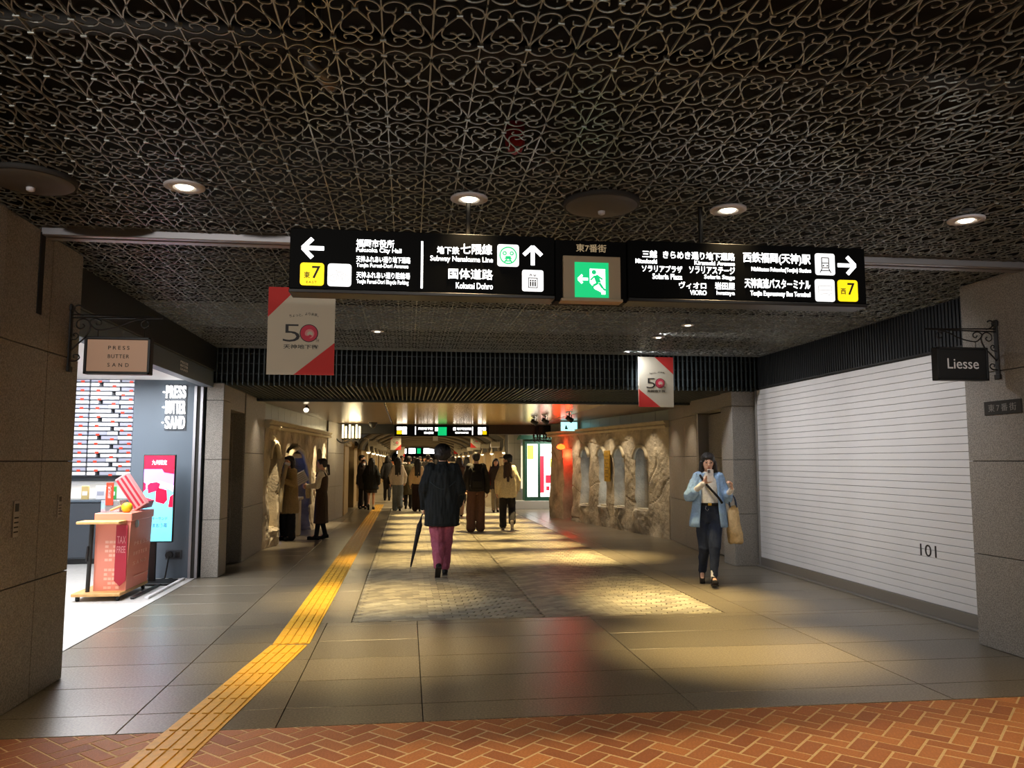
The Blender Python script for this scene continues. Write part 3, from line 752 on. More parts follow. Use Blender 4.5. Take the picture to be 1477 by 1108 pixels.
def seg(mb, x0, z0, x1, z1, wd, d0=.004, d1=.006):
    t = Vector((x1 - x0, z1 - z0)); n = Vector((-t.y, t.x)).normalized() * wd / 2
    mb.prism([(x0 + n.x, z0 + n.y), (x0 - n.x, z0 - n.y), (x1 - n.x, z1 - n.y), (x1 + n.x, z1 + n.y)], d0, d1, lambda a, b, d: tuple(sgf(a, b, d)))
def ring(mb, cx, cz, r0, r1, n=24, d0=.004, d1=.006, a0=0, a1=360):
    for k in range(n):
        p, q = R_(a0 + (a1 - a0) * k / n), R_(a0 + (a1 - a0) * (k + 1) / n)
        mb.prism([(cx + r * math.cos(a), cz + r * math.sin(a)) for r, a in ((r0, p), (r1, p), (r1, q), (r0, q))], d0, d1, lambda a, b, d: tuple(sgf(a, b, d)))
def arrow(cx, cz, s, ang, root):
    mb = MB(); ca, sa = math.cos(ang), math.sin(ang)
    T = lambda x, z: (cx + x * ca - z * sa, cz + x * sa + z * ca)
    mb_ = MB()
    for (a, b) in (((-.5, 0), (.42, 0)), ((.45, 0.0), (.02, .45)), ((.45, 0.0), (.02, -.45))):
        p, q = T(a[0] * s, a[1] * s), T(b[0] * s, b[1] * s); seg(mb_, p[0], p[1], q[0], q[1], .19 * s, 0, .003)
    mb_.prism([T(.33 * s, -.12 * s), T(.52 * s, 0), T(.33 * s, .12 * s)], 0, .003, lambda a, b, d: tuple(sgf(a, b, d)))
    return mb_.build('arrow', M['white_e'], root)
arrow(-.525, 2.655, .118, math.pi, cabL); arrow(.687, 2.655, .112, math.pi / 2, cabL); arrow(2.578, 2.659, .115, 0, cabR)
y1_ = rbox(-.589, -.462, 2.448, 2.573, .016, 'yellow_e', cabL); y2_ = rbox(2.514, 2.640, 2.441, 2.570, .016, 'yellow_e', cabR)
S4 = lambda x, z, d: sgf(x, z, d + .004)
text('lettering', '東', -.568, -.537, 2.487, 2.523, M['ink'], y1_, S4, bold=.01, depth=.002)
text('lettering', '7', -.526, -.482, 2.487, 2.555, M['ink'], y1_, S4, bold=.01, depth=.002)
text('lettering', 'EAST', -.555, -.500, 2.460, 2.472, M['ink'], y1_, S4, depth=.002, spacing=1.3)
text('lettering', '西', 2.532, 2.563, 2.483, 2.518, M['ink'], y2_, S4, bold=.01, depth=.002)
text('lettering', '7', 2.575, 2.620, 2.480, 2.552, M['ink'], y2_, S4, bold=.01, depth=.002)
bk = rbox(-.443, -.316, 2.447, 2.572, .016, 'box_e', cabL)
mb = MB(); ring(mb, -.412, 2.492, .016, .021, 18); ring(mb, -.347, 2.492, .016, .021, 18)
for a in ((-.412, 2.492, -.398, 2.525), (-.398, 2.525, -.360, 2.525), (-.360, 2.525, -.378, 2.492), (-.378, 2.492, -.398, 2.525), (-.378, 2.492, -.412, 2.492), (-.360, 2.525, -.347, 2.492), (-.366, 2.540, -.350, 2.540), (-.405, 2.533, -.390, 2.533)): seg(mb, *a, .005)
mb.build('bicycle_mark', M['pale_e'], bk)
sw = rbox(.486, .608, 2.587, 2.713, .014, 'box_e', cabL)
mb = MB(); ring(mb, .547, 2.650, .043, .050, 28); mb.build('ring_mark', M['green_e'], sw)
mb = MB()
poly_pts = [(.520, 2.672), (.574, 2.672), (.580, 2.655), (.574, 2.632), (.520, 2.632), (.514, 2.655)]
for a in ((.527, 2.612, .540, 2.630), (.567, 2.612, .554, 2.630), (.532, 2.618, .562, 2.618)): seg(mb, *a, .007)
ring(mb, .527, 2.662, .006, .012, 12); ring(mb, .567, 2.662, .006, .012, 12); seg(mb, .532, 2.640, .562, 2.640, .012); seg(mb, .526, 2.632, .568, 2.632, .006)
mb.build('train_mark', M['green_e'], sw)
el = rbox(.626, .747, 2.449, 2.571, .012, 'box_e', cabL)
mb = MB()
for a in ((.662, 2.470, .662, 2.525), (.712, 2.470, .712, 2.525), (.660, 2.470, .714, 2.470), (.660, 2.525, .714, 2.525)): seg(mb, *a, .004)
for x in (.674, .687, .700): ring(mb, x, 2.510, 0.0005, .005, 10); seg(mb, x, 2.478, x, 2.503, .008)
for sx, s_ in ((.675, 1), (.698, -1)): seg(mb, sx - .007, 2.541 - s_ * .004, sx, 2.541 + s_ * .006, .004); seg(mb, sx + .007, 2.541 - s_ * .004, sx, 2.541 + s_ * .006, .004)
mb.build('lift_mark', M['ink'], el)
tn = rbox(2.378, 2.501, 2.596, 2.726, .014, 'box_e', cabR); mb = MB()
for a in ((2.418, 2.640, 2.418, 2.700), (2.462, 2.640, 2.462, 2.700), (2.418, 2.700, 2.462, 2.700), (2.418, 2.640, 2.462, 2.640), (2.420, 2.668, 2.460, 2.668), (2.420, 2.636, 2.405, 2.610), (2.460, 2.636, 2.475, 2.610), (2.412, 2.622, 2.468, 2.622)): seg(mb, *a, .005)
ring(mb, 2.428, 2.652, .0005, .005, 10); ring(mb, 2.452, 2.652, .0005, .005, 10)
mb.build('train_mark', M['ink'], tn)
bu = rbox(2.372, 2.494, 2.437, 2.570, .014, 'box_e', cabR); mb = MB()
for a in ((2.392, 2.485, 2.392, 2.530), (2.475, 2.485, 2.475, 2.530), (2.392, 2.530, 2.475, 2.530), (2.392, 2.485, 2.475, 2.485), (2.394, 2.505, 2.473, 2.505)): seg(mb, *a, .005)
ring(mb, 2.410, 2.482, .003, .008, 12); ring(mb, 2.457, 2.482, .003, .008, 12)
mb.build('bus_mark', M['pale_e'], bu)
xp = sbox(.859, 1.192, 2.405, 2.660, -.01, .012, 'exit_housing', 'beige', cabC)
sbox(.845, 1.20, 2.395, 2.412, -.06, .03, 'exit_tray', 'beige', cabC)
eg = sbox(.925, 1.121, 2.421, 2.623, .012, .016, 'exit_panel', 'green_e', cabC, .001)
mb = MB(); D0, D1 = .016, .018
mb.prism([(1.012, 2.585), (1.10, 2.585), (1.10, 2.440), (1.078, 2.440), (1.078, 2.452), (1.040, 2.470), (1.012, 2.505)], D0, D1, lambda a, b, d: tuple(sgf(a, b, d)))
seg(mb, .945, 2.525, 1.000, 2.525, .014, D0, D1); seg(mb, .945, 2.525, .968, 2.548, .012, D0, D1); seg(mb, .945, 2.525, .968, 2.502, .012, D0, D1)
mb.build('exit_mark', M['white_e'], eg)
mb = MB(); D0, D1 = .018, .020
ring(mb, 1.035, 2.566, .0005, .014, 14, D0, D1)
for a in ((1.045, 2.548, 1.062, 2.505, .028), (1.040, 2.545, 1.015, 2.520, .010), (1.055, 2.545, 1.085, 2.525, .010), (1.060, 2.505, 1.030, 2.488, .014), (1.030, 2.488, 1.022, 2.455, .012), (1.065, 2.505, 1.085, 2.475, .014), (1.085, 2.475, 1.10, 2.462, .012)): seg(mb, a[0], a[1], a[2], a[3], a[4], D0, D1)
mb.build('running_figure_mark', M['green_e'], eg)

# ================================================================== ANNIVERSARY FLAGS
def flag(x, y, z0, wd, ht, label, tl, ceil_z=3.0, detail=True):
    t = thing('banner_flag', label, 'flag', (x, y, z0), 0, 'hanging anniversary flags')
    fr = lambda a, b, d: Vector((a * wd, -.003 - d, b * ht))
    MB().box(-wd / 2, wd / 2, -.003, .003, 0, ht).build('cloth', M['cream'], t)
    t1 = [(-.5, 1), (-.5, .655), (-.06, 1)] if tl else [(.5, 1), (.5, .655), (-.03, 1)]
    t2 = [(.5, 0), (.5, .37), (-.1, 0)] if tl else [(-.5, 0), (-.5, .36), (.12, 0)]
    for tri in (t1, t2): MB().prism(tri, -.0003, .0015, lambda a, b, d: tuple(fr(a, b, d))).build('red_corner', M['red'], t)
    for s in (-.42, .42): MB().tube([(s * wd, 0, ht), (s * wd, 0, ceil_z - z0)], .0025, 6).build('cord', M['blackiron'], t)
    if detail:
        # slogan bent in an arc
        for i, ch in enumerate('ちょっと、より未来。'):
            a = -.19 + i * .047; b = .655 + .03 * math.cos((i - 5) / 5 * 1.4) * (1 if i > 4 else .6)
            small = ch in '、。ょっ'
            me = text_mesh(ch, .01); sc_ = .046 * wd
            for v in me.vertices: v.co = fr(a + v.co.x * .05, b + v.co.y * .05 * wd / ht, .001 + v.co.z * .01)
            me.materials.clear(); link('slogan_letter', me, M['ink'], t)
        text('numeral', '5', -.27, -.02, .375, .575, M['ink'], t, fr, bold=-.012, depth=.002)
        def fring(cx, cz, r0, r1, mm, d, name, a0=0, a1=360):
            mb = MB(); n = 30
            for k in range(n):
                p, q = R_(a0 + (a1 - a0) * k / n), R_(a0 + (a1 - a0) * (k + 1) / n)
                mb.prism([(cx + r * math.cos(A), cz + r * math.sin(A) * wd / ht) for r, A in ((r0, p), (r1, p), (r1, q), (r0, q))], d, d + .0012, lambda a, b, dd: tuple(fr(a, b, dd)))
            mb.build(name, M[mm], t)
        fring(.115, .476, .001, .138, 'ink', .001, 'numeral_outline')
        fring(.115, .476, .001, .126, 'pinkred', .0022, 'swirl')
        fring(.125, .470, .001, .070, 'rose', .0034, 'swirl_heart')
        fring(.132, .466, .001, .042, 'cream', .0046, 'swirl_centre')
        fring(.090, .478, .045, .085, 'pinkred', .0058, 'swirl_arm', 180, 330)
        text('lettering', 'TH', .215, .265, .375, .415, M['ink'], t, fr, depth=.002)
        text('lettering', '天神地下街', -.26, .26, .295, .345, M['ink'], t, fr, bold=.012, depth=.002)
    return t
flag(-.806, 6.1, 2.145, .495, .665, 'cream and red anniversary flag hanging below the left end of the big sign', True)
flag(3.40, 10.62, 2.243, .50, .695, 'cream and red anniversary flag hanging in front of the louvred beam', False)
for x, y, z, tl, lab in ((-.52, 36, 2.0, True, 'small far anniversary flag on the left of the arcade, nearer one'), (3.05, 36, 2.1, False, 'small far anniversary flag on the right of the arcade, nearer one'), (-.4, 52, 1.75, True, 'tiny farthest anniversary flag on the left of the arcade'), (3.1, 50, 1.95, False, 'tiny farthest anniversary flag on the right of the arcade')):
    flag(x, y, z, .46, .66, lab, tl, 2.85, detail=(y < 40))

# ================================================================== WROUGHT-IRON BRACKET SIGNS
def bracket_sign(wall_x, y, ztop, sgn, name, label_b, label_s, face, letters):
    K = .000855
    F = lambda zx, zy: (wall_x + sgn * (-(790 - zx) * K), y, ztop - (zy - 130) * K)
    t = thing('sign_bracket', label_b, 'bracket', (wall_x, y, ztop - .45))
    loc = Vector((wall_x, y, ztop - .45))
    P = lambda pts: [tuple(Vector(F(a, b)) - loc) for a, b in pts]
    cr = lambda pts, k=5: [tuple(v) for v in catmull(P(pts), k)]
    MB().bbox(-.012, .012, -.02, .02, -.02, .45, .003).build('wall_bar', M['blackiron'], t)
    MB().tube(P([(780, 215), (65, 228)]), .0055, 8).tube(P([(780, 242), (65, 232)]), .0055, 8).build('arm', M['blackiron'], t)
    for nm, pts, r in (('scroll', [(215, 242), (300, 260), (420, 312), (560, 340), (615, 315), (640, 272), (600, 248), (556, 262), (552, 292), (580, 300), (592, 280)], .005),
                       ('scroll', [(630, 310), (650, 268), (690, 250), (735, 272), (738, 315), (705, 333), (678, 312), (692, 292)], .005),
                       ('brace', [(630, 310), (640, 350), (670, 405), (720, 455), (775, 515)], .006),
                       ('curl', [(775, 425), (740, 418), (724, 392), (740, 370), (762, 380), (752, 395)], .0045),
                       ('curl', [(780, 600), (735, 600), (706, 575), (720, 548), (752, 552), (748, 575)], .005),
                       ('finial', [(780, 205), (768, 160), (740, 138), (712, 142), (705, 152)], .006),
                       ('finial', [(780, 160), (800, 135), (815, 130)], .005),
                       ('curl', [(690, 222), (735, 205), (765, 175)], .005)):
        MB().tube(cr(pts), r, 8).build(nm, M['blackiron'], t, True)
    mb = MB()
    hook = [(205 + 30 * math.cos(a), 285 + 30 * math.sin(a)) for a in [R_(d) for d in range(-90, 250, 30)]]
    mb.tube(P([(205, 240)] + hook), .0045, 8).build('hook', M['blackiron'], t, True)
    MB().bbox(-.02, .02, -.03, .03, .40, .44, .004).build('wall_plate', M['blackiron'], t)
    MB().bbox(-.02, .02, -.03, .03, -.03, .01, .004).build('wall_plate', M['blackiron'], t)
    # board
    a0, a1 = F(140, 0)[0], F(655, 0)[0]; x0, x1 = min(a0, a1), max(a0, a1); z1, z0 = F(0, 402)[2], F(0, 710)[2]
    xc = (x0 + x1) / 2
    b = thing(name, label_s, 'sign', (xc, y, z0))
    hw = (x1 - x0) / 2; hh = z1 - z0
    MB().bbox(-hw, hw, -.035, .035, 0, hh, .005).build('board', M['black'], b)
    for q in ((-hw, -hw + .018, 0, hh), (hw - .018, hw, 0, hh), (-hw, hw, 0, .018), (-hw, hw, hh - .018, hh)):
        MB().bbox(q[0], q[1], -.045, -.03, q[2], q[3], .003).build('frame', M['black'], b)
    if face: MB().box(-hw + .02, hw - .02, -.037, -.034, .02, hh - .02).build('face', M[face], b)
    for zx in (205, 570):
        MB().tube([(F(zx, 0)[0] - xc, 0, hh), (F(zx, 0)[0] - xc, 0, F(0, 318 if zx == 205 else 345)[2] - z0)], .003, 6).build('hanger', M['blackiron'], b)
    for body, u0, u1, v0, v1, mm, sp in letters:
        text('lettering', body, (u0 - .5) * 2 * hw, (u1 - .5) * 2 * hw, v0 * hh, v1 * hh, M[mm], b, lambda x, z, d: Vector((x, -.0372 - d, z)), depth=.002, spacing=sp, bold=.004)
    return b
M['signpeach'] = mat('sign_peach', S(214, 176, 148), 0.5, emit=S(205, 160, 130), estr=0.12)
bracket_sign(-2.36, 5.88, 2.60, -1, 'shop_sign', 'black scrolled iron bracket on the left stone pillar', 'beige hanging shop sign in a black frame by the left pillar', 'signpeach',
             [('PRESS', .36, .68, .66, .76, 'ink', 1.5), ('BUTTER', .36, .68, .43, .53, 'ink', 1.2), ('SAND', .36, .68, .20, .30, 'ink', 1.9)])
bracket_sign(4.68, 5.77, 2.63, 1, 'shop_sign', 'black scrolled iron bracket on the right granite pillar', 'black hanging shop sign with pale lettering by the right pillar', None,
             [('Liesse', .20, .81, .35, .66, 'paper', 1.0)])
pq = thing('street_plaque', 'narrow grey street name plaque on the right granite pillar', 'plaque', (4.68, 5.74, 1.925))
MB().bbox(-.012, 0, -.20, .20, -.055, .055, .003).build('plate', M['joint'], pq)
text('lettering', '東7番街', -.15, .15, -.03, .03, M['alu'], pq, lambda x, z, d: Vector((-.0125 - d, -x, z)), depth=.002, spacing=1.35)
for y, z0, z1, wd, lab in ((5.25, 1.04, 1.26, .075, 'pale notice plate with a pictogram on the left stone pillar, larger and nearer one'), (5.86, 1.12, 1.27, .06, 'small pale notice plate on the left stone pillar near its edge')):
    p = thing('notice_plate', lab, 'plate', (-2.36, y, z0))
    MB().bbox(0, .006, -wd / 2, wd / 2, 0, z1 - z0, .002).build('plate', M['alu'], p)
    fr = lambda x, z, d: Vector((.0062 + d, x, z))
    MB().box(.006, .0075, -wd * .3, wd * .3, (z1 - z0) * .70, (z1 - z0) * .92).build('symbol_field', M['ink'], p)
    for k in range(4): MB().box(.006, .0072, -wd * .35, wd * .35, (z1 - z0) * (.12 + .13 * k), (z1 - z0) * (.16 + .13 * k)).build('print_line', M['duct'], p)

# ================================================================== SHOP ON THE LEFT
sf = MB().box(-6.5, -2.685, 6.0, 13.2, -.2, -.004).build('shop_floor', M['joint']); struct(sf)
for i in range(5):
    for j in range(12):
        x1 = -2.685 - .6 * i; y0 = 6.05 + .6 * j
        if y0 > 12.8: continue
        MB().bbox(x1 - .5985, x1 - .0015, y0 + .0015, y0 + .5985, -.02, .002, .002).build('floor_tile', M['shopfloor'], sf)
cl_ = MB().box(-6.5, -2.70, 6.05, 10.98, 2.56, 2.66).build('shop_ceiling', M['shopwhite']); struct(cl_)
cl2 = MB().box(-6.5, -3.54, 10.9, 13.1, 2.80, 2.9).build('shop_ceiling_rear', M['shopwhite']); struct(cl2)
gw = MB().bbox(-3.545, -2.66, 10.90, 11.05, 0, 2.57, .004).build('shop_wall_grey', M['grey']); struct(gw)
gw2 = MB().box(-3.545, -3.45, 11.05, 13.0, 0, 2.82).build('shop_wall_side', M['grey']); struct(gw2)
bw = MB().box(-6.5, -3.5, 12.98, 13.1, 0, 2.85).build('shop_wall_back', M['greydark']); struct(bw)
lw = MB().box(-6.6, -6.5, 6.0, 13.1, 0, 2.85).build('shop_wall_left', M['shopwhite']); struct(lw)
fw = MB().box(-6.5, -3.2, 5.98, 6.05, 0, 2.66).build('shop_wall_front', M['shopwhite']); struct(fw)
hw_ = MB().box(-6.5, -3.5, 10.9, 10.98, 2.56, 2.9).build('shop_bulkhead', M['shopwhite']); struct(hw_)
for x in (-2.76, -2.68): 
    ps = MB().bbox(x - .018, x + .018, 10.84, 10.90, 0, 2.48, .003).build('trim_8', M['steel']); struct(ps)
gl = MB().bbox(-2.745, -2.695, 10.86, 10.885, 0, 2.48, .002).build('trim_9', M['joint']); struct(gl)
for x in (-2.95, -2.80):
    tk = MB().bbox(x - .02, x + .02, 9.3, 10.75, .003, .028, .004).build('trim_10', M['paper'] if x > -2.9 else M['black']); struct(tk)
# illuminated wall letters
il = thing('illuminated_wall_lettering', 'glowing white three-row shop lettering on the grey shop wall', 'sign', (-3.015, 10.90, 1.9))
MB().bbox(-.135, .135, -.012, 0, 0, .60, .003).build('backing', M['greydark'], il)
M['letter_e'] = mat('letter_glow', (1, 1, 1, 1), .5, emit=(1, .98, .94, 1), estr=2.5)
for body, z0, z1 in (('PRESS', .42, .585), ('BUTTER', .215, .385), ('SAND', .02, .185)):
    step = .255 / len(body)
    for i, ch in enumerate(body):
        text('letter', ch, -.125 + step * i + .004, -.125 + step * (i + 1) - .004, z0, z1, M['letter_e'], il, lambda x, z, d: Vector((x, -.02 - d, z)), bold=.02, depth=.03)
for z in (.50, .30, .10): MB().lathe([(.012, -.02), (.012, .01)], 12, (-.155, -.01, z), 'Y').build('standoff', M['letter_e'], il)
# carton display wall
dw = MB().box(-5.05, -3.56, 12.86, 12.98, 1.20, 2.78).build('shop_display_grid', M['greydark']); struct(dw)
ORD = ['top', 'second', 'third', 'fourth', 'fifth', 'sixth', 'seventh', 'eighth', 'ninth', 'tenth', 'eleventh', 'twelfth', 'thirteenth', 'fourteenth', 'fifteenth', 'sixteenth', 'seventeenth', 'eighteenth', 'nineteenth', 'twentieth', 'twenty-first', 'bottom']
POS = {}
def carton(x0, x1, z, grey, tabx, tabm='tab'):
    o = MB().bbox(-(x1 - x0) / 2, (x1 - x0) / 2, -.06, .06, 0, .050, .004).build('carton', M['boxgrey' if grey else 'boxwhite'])
    o.location = ((x0 + x1) / 2, 12.80, z)
    rk = int(round((2.70 - z) / .0672)); POS[rk] = POS.get(rk, 0) + 1
    tag(o, ('grey' if grey else 'white') + ' flat carton' + (' with orange tab' if tabx is not None else '') + ', ' + ['leftmost', 'second from left', 'third from left', 'fourth from left'][POS[rk] - 1] + ' in the %s row of the display' % ORD[rk], 'box', ('grey' if grey else 'white') + ' cartons ' + ('with tabs' if tabx is not None else 'without tabs') + ' in the display wall')
    if tabx is not None: MB().bbox(tabx - .026, tabx + .026, -.064, -.058, -.012, .018, .002).build('tab', M['tab'], o)
rw = 0
for r in range(22):
    z = 2.70 - r * .0672; k = r % 4; xb = -4.985
    carton(xb, xb + .195, z, k in (0, 2), 0.0 if k in (0, 2) else None)
    if k in (0, 2):
        carton(xb + .215, xb + .475, z, r % 3 == 0, -.0 if k == 0 else -.02); carton(xb + .478, xb + .63, z, False, None); carton(xb + .655, xb + .84, z, True, .05)
    elif k == 1:
        carton(xb + .215, xb + .335, z, False, None); carton(xb + .395, xb + .63, z, r % 8 == 5, .04 if True else None); carton(xb + .633, xb + .84, z, False, None)
    else:
        carton(xb + .215, xb + .52, z, False, None); carton(xb + .575, xb + .84, z, r % 8 == 7, -.02)
for z in [2.70 - r * .0672 - .0105 for r in range(22)]:
    MB().box(-5.05, -4.12, 12.74, 12.86, z, z + .009).build('shelf_blade', M['greydark'], dw)
# niche and counter
MB().box(-5.6, -3.56, 12.90, 12.975, .92, 1.20).build('shop_niche', M['shopwhite']).__setitem__('kind', 'structure')
ct = thing('shop_counter', 'dark grey shop counter with cupboard fronts under the lit niche', 'counter', (-4.6, 12.5, 0))
MB().bbox(-1.0, 1.04, .0, .38, .08, .90, .004).build('body', M['greydark'], ct)
MB().bbox(-1.02, 1.05, -.03, .40, .90, .935, .004).build('counter_top', M['grey'], ct)
for x in (-.98, -.32, .34): MB().bbox(x, x + .64, -.018, .0, .10, .885, .004).build('cupboard_front', M['greydark'], ct)
MB().box(-.98, 1.0, .05, .3, 0, .08).build('plinth', M['black'], ct)
for x, wd, ht, mm, lab in ((-4.72, .10, .20, 'tanpack', 'small tan packet with a label standing on the shop counter'), (-4.50, .14, .20, 'paper', 'white leaning card standing on the shop counter'), (-4.33, .09, .19, 'greenpack', 'small green packet on the shop counter behind the acrylic box')):
    t = thing('product_packet', lab, 'packet', (x, 12.6, .935))
    MB().bbox(-wd / 2, wd / 2, -.02, .02, 0, ht, .005).build('pack', M[mm], t)
    MB().bbox(-wd * .35, wd * .35, -.023, -.02, ht * .3, ht * .6, .001).build('pack_label', M['shopwhite'] if mm != 'paper' else M['boxgrey'], t)
ot = thing('wall_outlet', 'dark socket plate with a round plug low on the grey shop wall', 'outlet', (-2.97, 10.90, .30))
MB().bbox(-.10, .10, -.012, 0, -.06, .06, .003).build('plate', M['greydark'], ot)
MB().lathe([(.045, -.05), (.045, -.01)], 18, (-.05, 0, 0), 'Y').build('plug', M['black'], ot)
MB().bbox(.02, .08, -.018, -.01, -.035, .035, .003).build('socket', M['black'], ot)
pc = MB().tube(catmull([(-3.02, 10.86, .29), (-3.02, 10.80, .16), (-3.03, 10.76, .03), (-3.04, 10.73, .02), (-3.05, 10.70, .02)], 6), .010, 8).build('power_cable', M['black'], None, True)
tag(pc, 'black power cable running from the wall socket to the screen stand', 'cable')
# digital screen
ds = thing('digital_screen', 'upright digital advertising screen with red, lilac and cyan picture on a black stand', 'screen', (-3.06, 10.45, 0))
MB().bbox(-.19, .19, .0, .05, .50, 1.58, .006).build('screen_body', M['black'], ds)
MB().bbox(-.09, -.01, .02, .07, .0, .55, .004).build('stand_post', M['black'], ds)
MB().bbox(-.18, .22, -.20, .22, .004, .03, .006).build('base_plate', M['black'], ds)
def dsb(x0, x1, z0, z1, m, d=0.0, name='picture_field', root=None):
    return MB().box(x0, x1, -.003 - d, -.0005 - d, z0, z1).build(name, M[m], root or ds)
dsb(-.178, .178, 1.40, 1.568, 'screen_red'); dsb(-.178, .178, 1.15, 1.40, 'screen_lilac'); dsb(-.178, .178, .515, 1.15, 'screen_cyan')
dl_ = lambda x, z, d: Vector((x, -.004 - d, z))
text('lettering', '九州限定', -.09, .09, 1.452, 1.515, M['screen_white'], ds, dl_, bold=.02, depth=.002)
text('lettering', 'バターサンド', -.10, .12, .775, .815, M['screen_dark'], ds, dl_, depth=.002)
text('lettering', 'あまおう苺', -.10, .12, .685, .735, M['screen_dark'], ds, dl_, depth=.002)
for pts, mm in (([( -.12, 1.10), (.0, 1.14), (.02, 1.22), (-.02, 1.24), (-.10, 1.23), (-.13, 1.20)], 'screen_crimson'), ([(-.03, 1.0), (.07, .97), (.11, 1.02), (.10, 1.14), (.0, 1.17), (-.03, 1.12)], 'screen_red'), ([(-.02, 1.03), (.06, 1.005), (.055, 1.10), (-.01, 1.13)], 'screen_white'), ([(.125, .93), (.178, .93), (.178, 1.09), (.14, 1.06)], 'screen_red'), ([(-.178, 1.12), (-.15, 1.15), (-.15, 1.22), (-.178, 1.24)], 'screen_crimson'), ([(-.178, 1.19), (-.05, 1.15), (.10, 1.17), (.178, 1.12), (.178, 1.2), (.02, 1.25), (-.1, 1.24)], 'screen_white'), ([(.06, 1.36), (.178, 1.34), (.178, 1.41), (.03, 1.41)], 'screen_red')):
    d = {'screen_white': .0012}.get(mm, .0024)
    MB().prism(pts, .003 + d, .0042 + d, lambda a, b, dd: (a, -dd, b)).build('picture_shape', M[mm], ds)
# sales wagon
wg = thing('sales_wagon', 'salmon pink sales wagon on castors with wooden shelf and base', 'wagon', (-3.2, 9.75, 0))
bx = [(-.18, .09), (.155, .09), (.185, .90), (-.185, .90)]
mbw = MB()
vs = []
for (x, z) in bx: vs.append((x, -.38, z))
for (x, z) in bx: vs.append((x, .36, z))
mbw.add(vs, [(0, 1, 2, 3), (7, 6, 5, 4), (0, 4, 5, 1), (1, 5, 6, 2), (2, 6, 7, 3), (3, 7, 4, 0)]); mbw.build('body', M['salmon'], wg)
MB().bbox(-.195, .195, -.40, .38, .84, .93, .006).build('tray_edge', M['salmon'], wg)
MB().bbox(-.30, .14, -.62, -.39, .825, .855, .006).build('shelf', M['wood'], wg)
MB().bbox(-.34, .16, -.56, .38, .055, .09, .006).build('base', M['wood'], wg)
MB().tube([(-.215, -.44, .09), (-.20, -.44, .83)], .022, 10).build('shelf_post', M['duct'], wg)
MB().tube([(-.235, -.46, .42), (-.225, -.48, .50), (-.225, -.46, .58)], .012, 8).build('latch', M['black'], wg)
for sx, sy in ((-.29, -.50), (.12, -.50), (.12, .33), (-.29, .33)):
    c_ = MB().lathe([(.03, -.014), (.032, -.01), (.032, .01), (.03, .014)], 16, (sx, sy, .031), 'X').build('castor', M['black'], wg, True)
    MB().bbox(sx - .016, sx + .016, sy - .02, sy + .02, .04, .06, .002).build('castor_fork', M['alu'], c_)
for zz, rows in ((.60, 5), (.30, 5)):
    for k in range(rows):
        for j in range(4):
            if (k * 3 + j) % 5 == 4: continue
            MB().box(-.075 + j * .042, -.040 + j * .042, -.3835, -.379, zz - k * .048, zz - k * .048 + .028).build('front_print', M['salmonpale'], wg)
sd = lambda x, z, d: Vector((.172 + (z - .45) * .037 + d + .004, x, z))
for body, z0, z1 in (('PRESS', .56, .60), ('BUTTER', .45, .49), ('SAND', .34, .38)):
    for i, ch in enumerate(body):
        st_ = .5 / len(body); text('letter', ch, -.25 + st_ * (i + .15), -.25 + st_ * (i + .75), z0, z1, M['salmonpale'], wg, sd, depth=.002)
MB().box(.172, .176, -.2, .3, .205, .215).build('side_print', M['salmonpale'], wg)
pn = MB().prism([(-.06, .80), (.06, .80), (.06, .20), (0.0, .14), (-.06, .20)], 0, .006, lambda a, b, d: (.1 + a, -.402 - d, b)).build('pennant', M['crimson'], wg)
pf = lambda x, z, d: Vector((.1 + x, -.4085 - d, z))
text('lettering', 'TAX', -.045, .045, .60, .68, M['rose'], pn, pf, depth=.002); text('lettering', 'FREE', -.045, .045, .50, .57, M['rose'], pn, pf, depth=.002)
MB().lathe([(.045, 0), (.04, .012), (.01, .014)], 18, (.192, -.22, .80), 'X').build('round_fitting', M['alu'], wg, True)
# goods on the wagon
ac = thing('acrylic_display_box', 'clear acrylic box with an orange card on the sales wagon', 'display box', (-3.28, 9.58, .932))
MB().bbox(-.10, .10, -.10, .10, 0, .13, .003).build('case', M['clear'], ac)
MB().bbox(-.05, .03, -.115, -.105, .08, .33, .003).build('card', M['tab'], ac)
text('lettering', 'あまおう', -.025, .005, .15, .30, M['paper'], ac, lambda x, z, d: Vector((x, -.1155 - d, z)), depth=.001)
sb = thing('striped_gift_bag', 'pink and crimson striped gift packet leaning on the sales wagon', 'packet', (-3.08, 9.74, .975))
mtx = Matrix.Rotation(R_(-34), 4, 'Y')
MB().bbox(-.07, .07, -.07, .07, .0, .42, .006, Matrix.Translation((.06, 0, .0)) @ mtx).build('packet', M['rose'], sb)
for x in (-.05, 0.0, .05): MB().bbox(x - .012, x + .012, -.073, -.069, .02, .40, .001, Matrix.Translation((.06, 0, .0)) @ mtx).build('stripe', M['crimson'], sb)
rb = thing('crimson_gift_box', 'crimson patterned gift box lying on the sales wagon', 'box', (-3.10, 9.97, .97))
MB().bbox(-.10, .07, -.16, .16, 0, .09, .006, Matrix.Rotation(R_(18), 4, 'Y')).build('box_body', M['crimson'], rb)
for k in range(3): MB().bbox(-.08, -.02, -.162, -.158, .02 + .02 * k, .03 + .02 * k, .001, Matrix.Rotation(R_(18), 4, 'Y')).build('print_dash', M['rose'], rb)
yp = thing('yellow_round_packet', 'yellow round packet between the acrylic box and the striped packet', 'packet', (-3.09, 9.44, .932))
MB().lathe([(.03, 0), (.055, .03), (.058, .07), (.04, .10), (.01, .11)], 18).build('packet', M['yellowpack'], yp, True)
tp = thing('wooden_tongs', 'pale wooden stick lying at the front of the sales wagon tray', 'stick', (-3.20, 9.40, .945))
MB().tube([(-.05, 0, .012), (.05, .03, .06)], .012, 8).build('stick', M['wood'], tp)

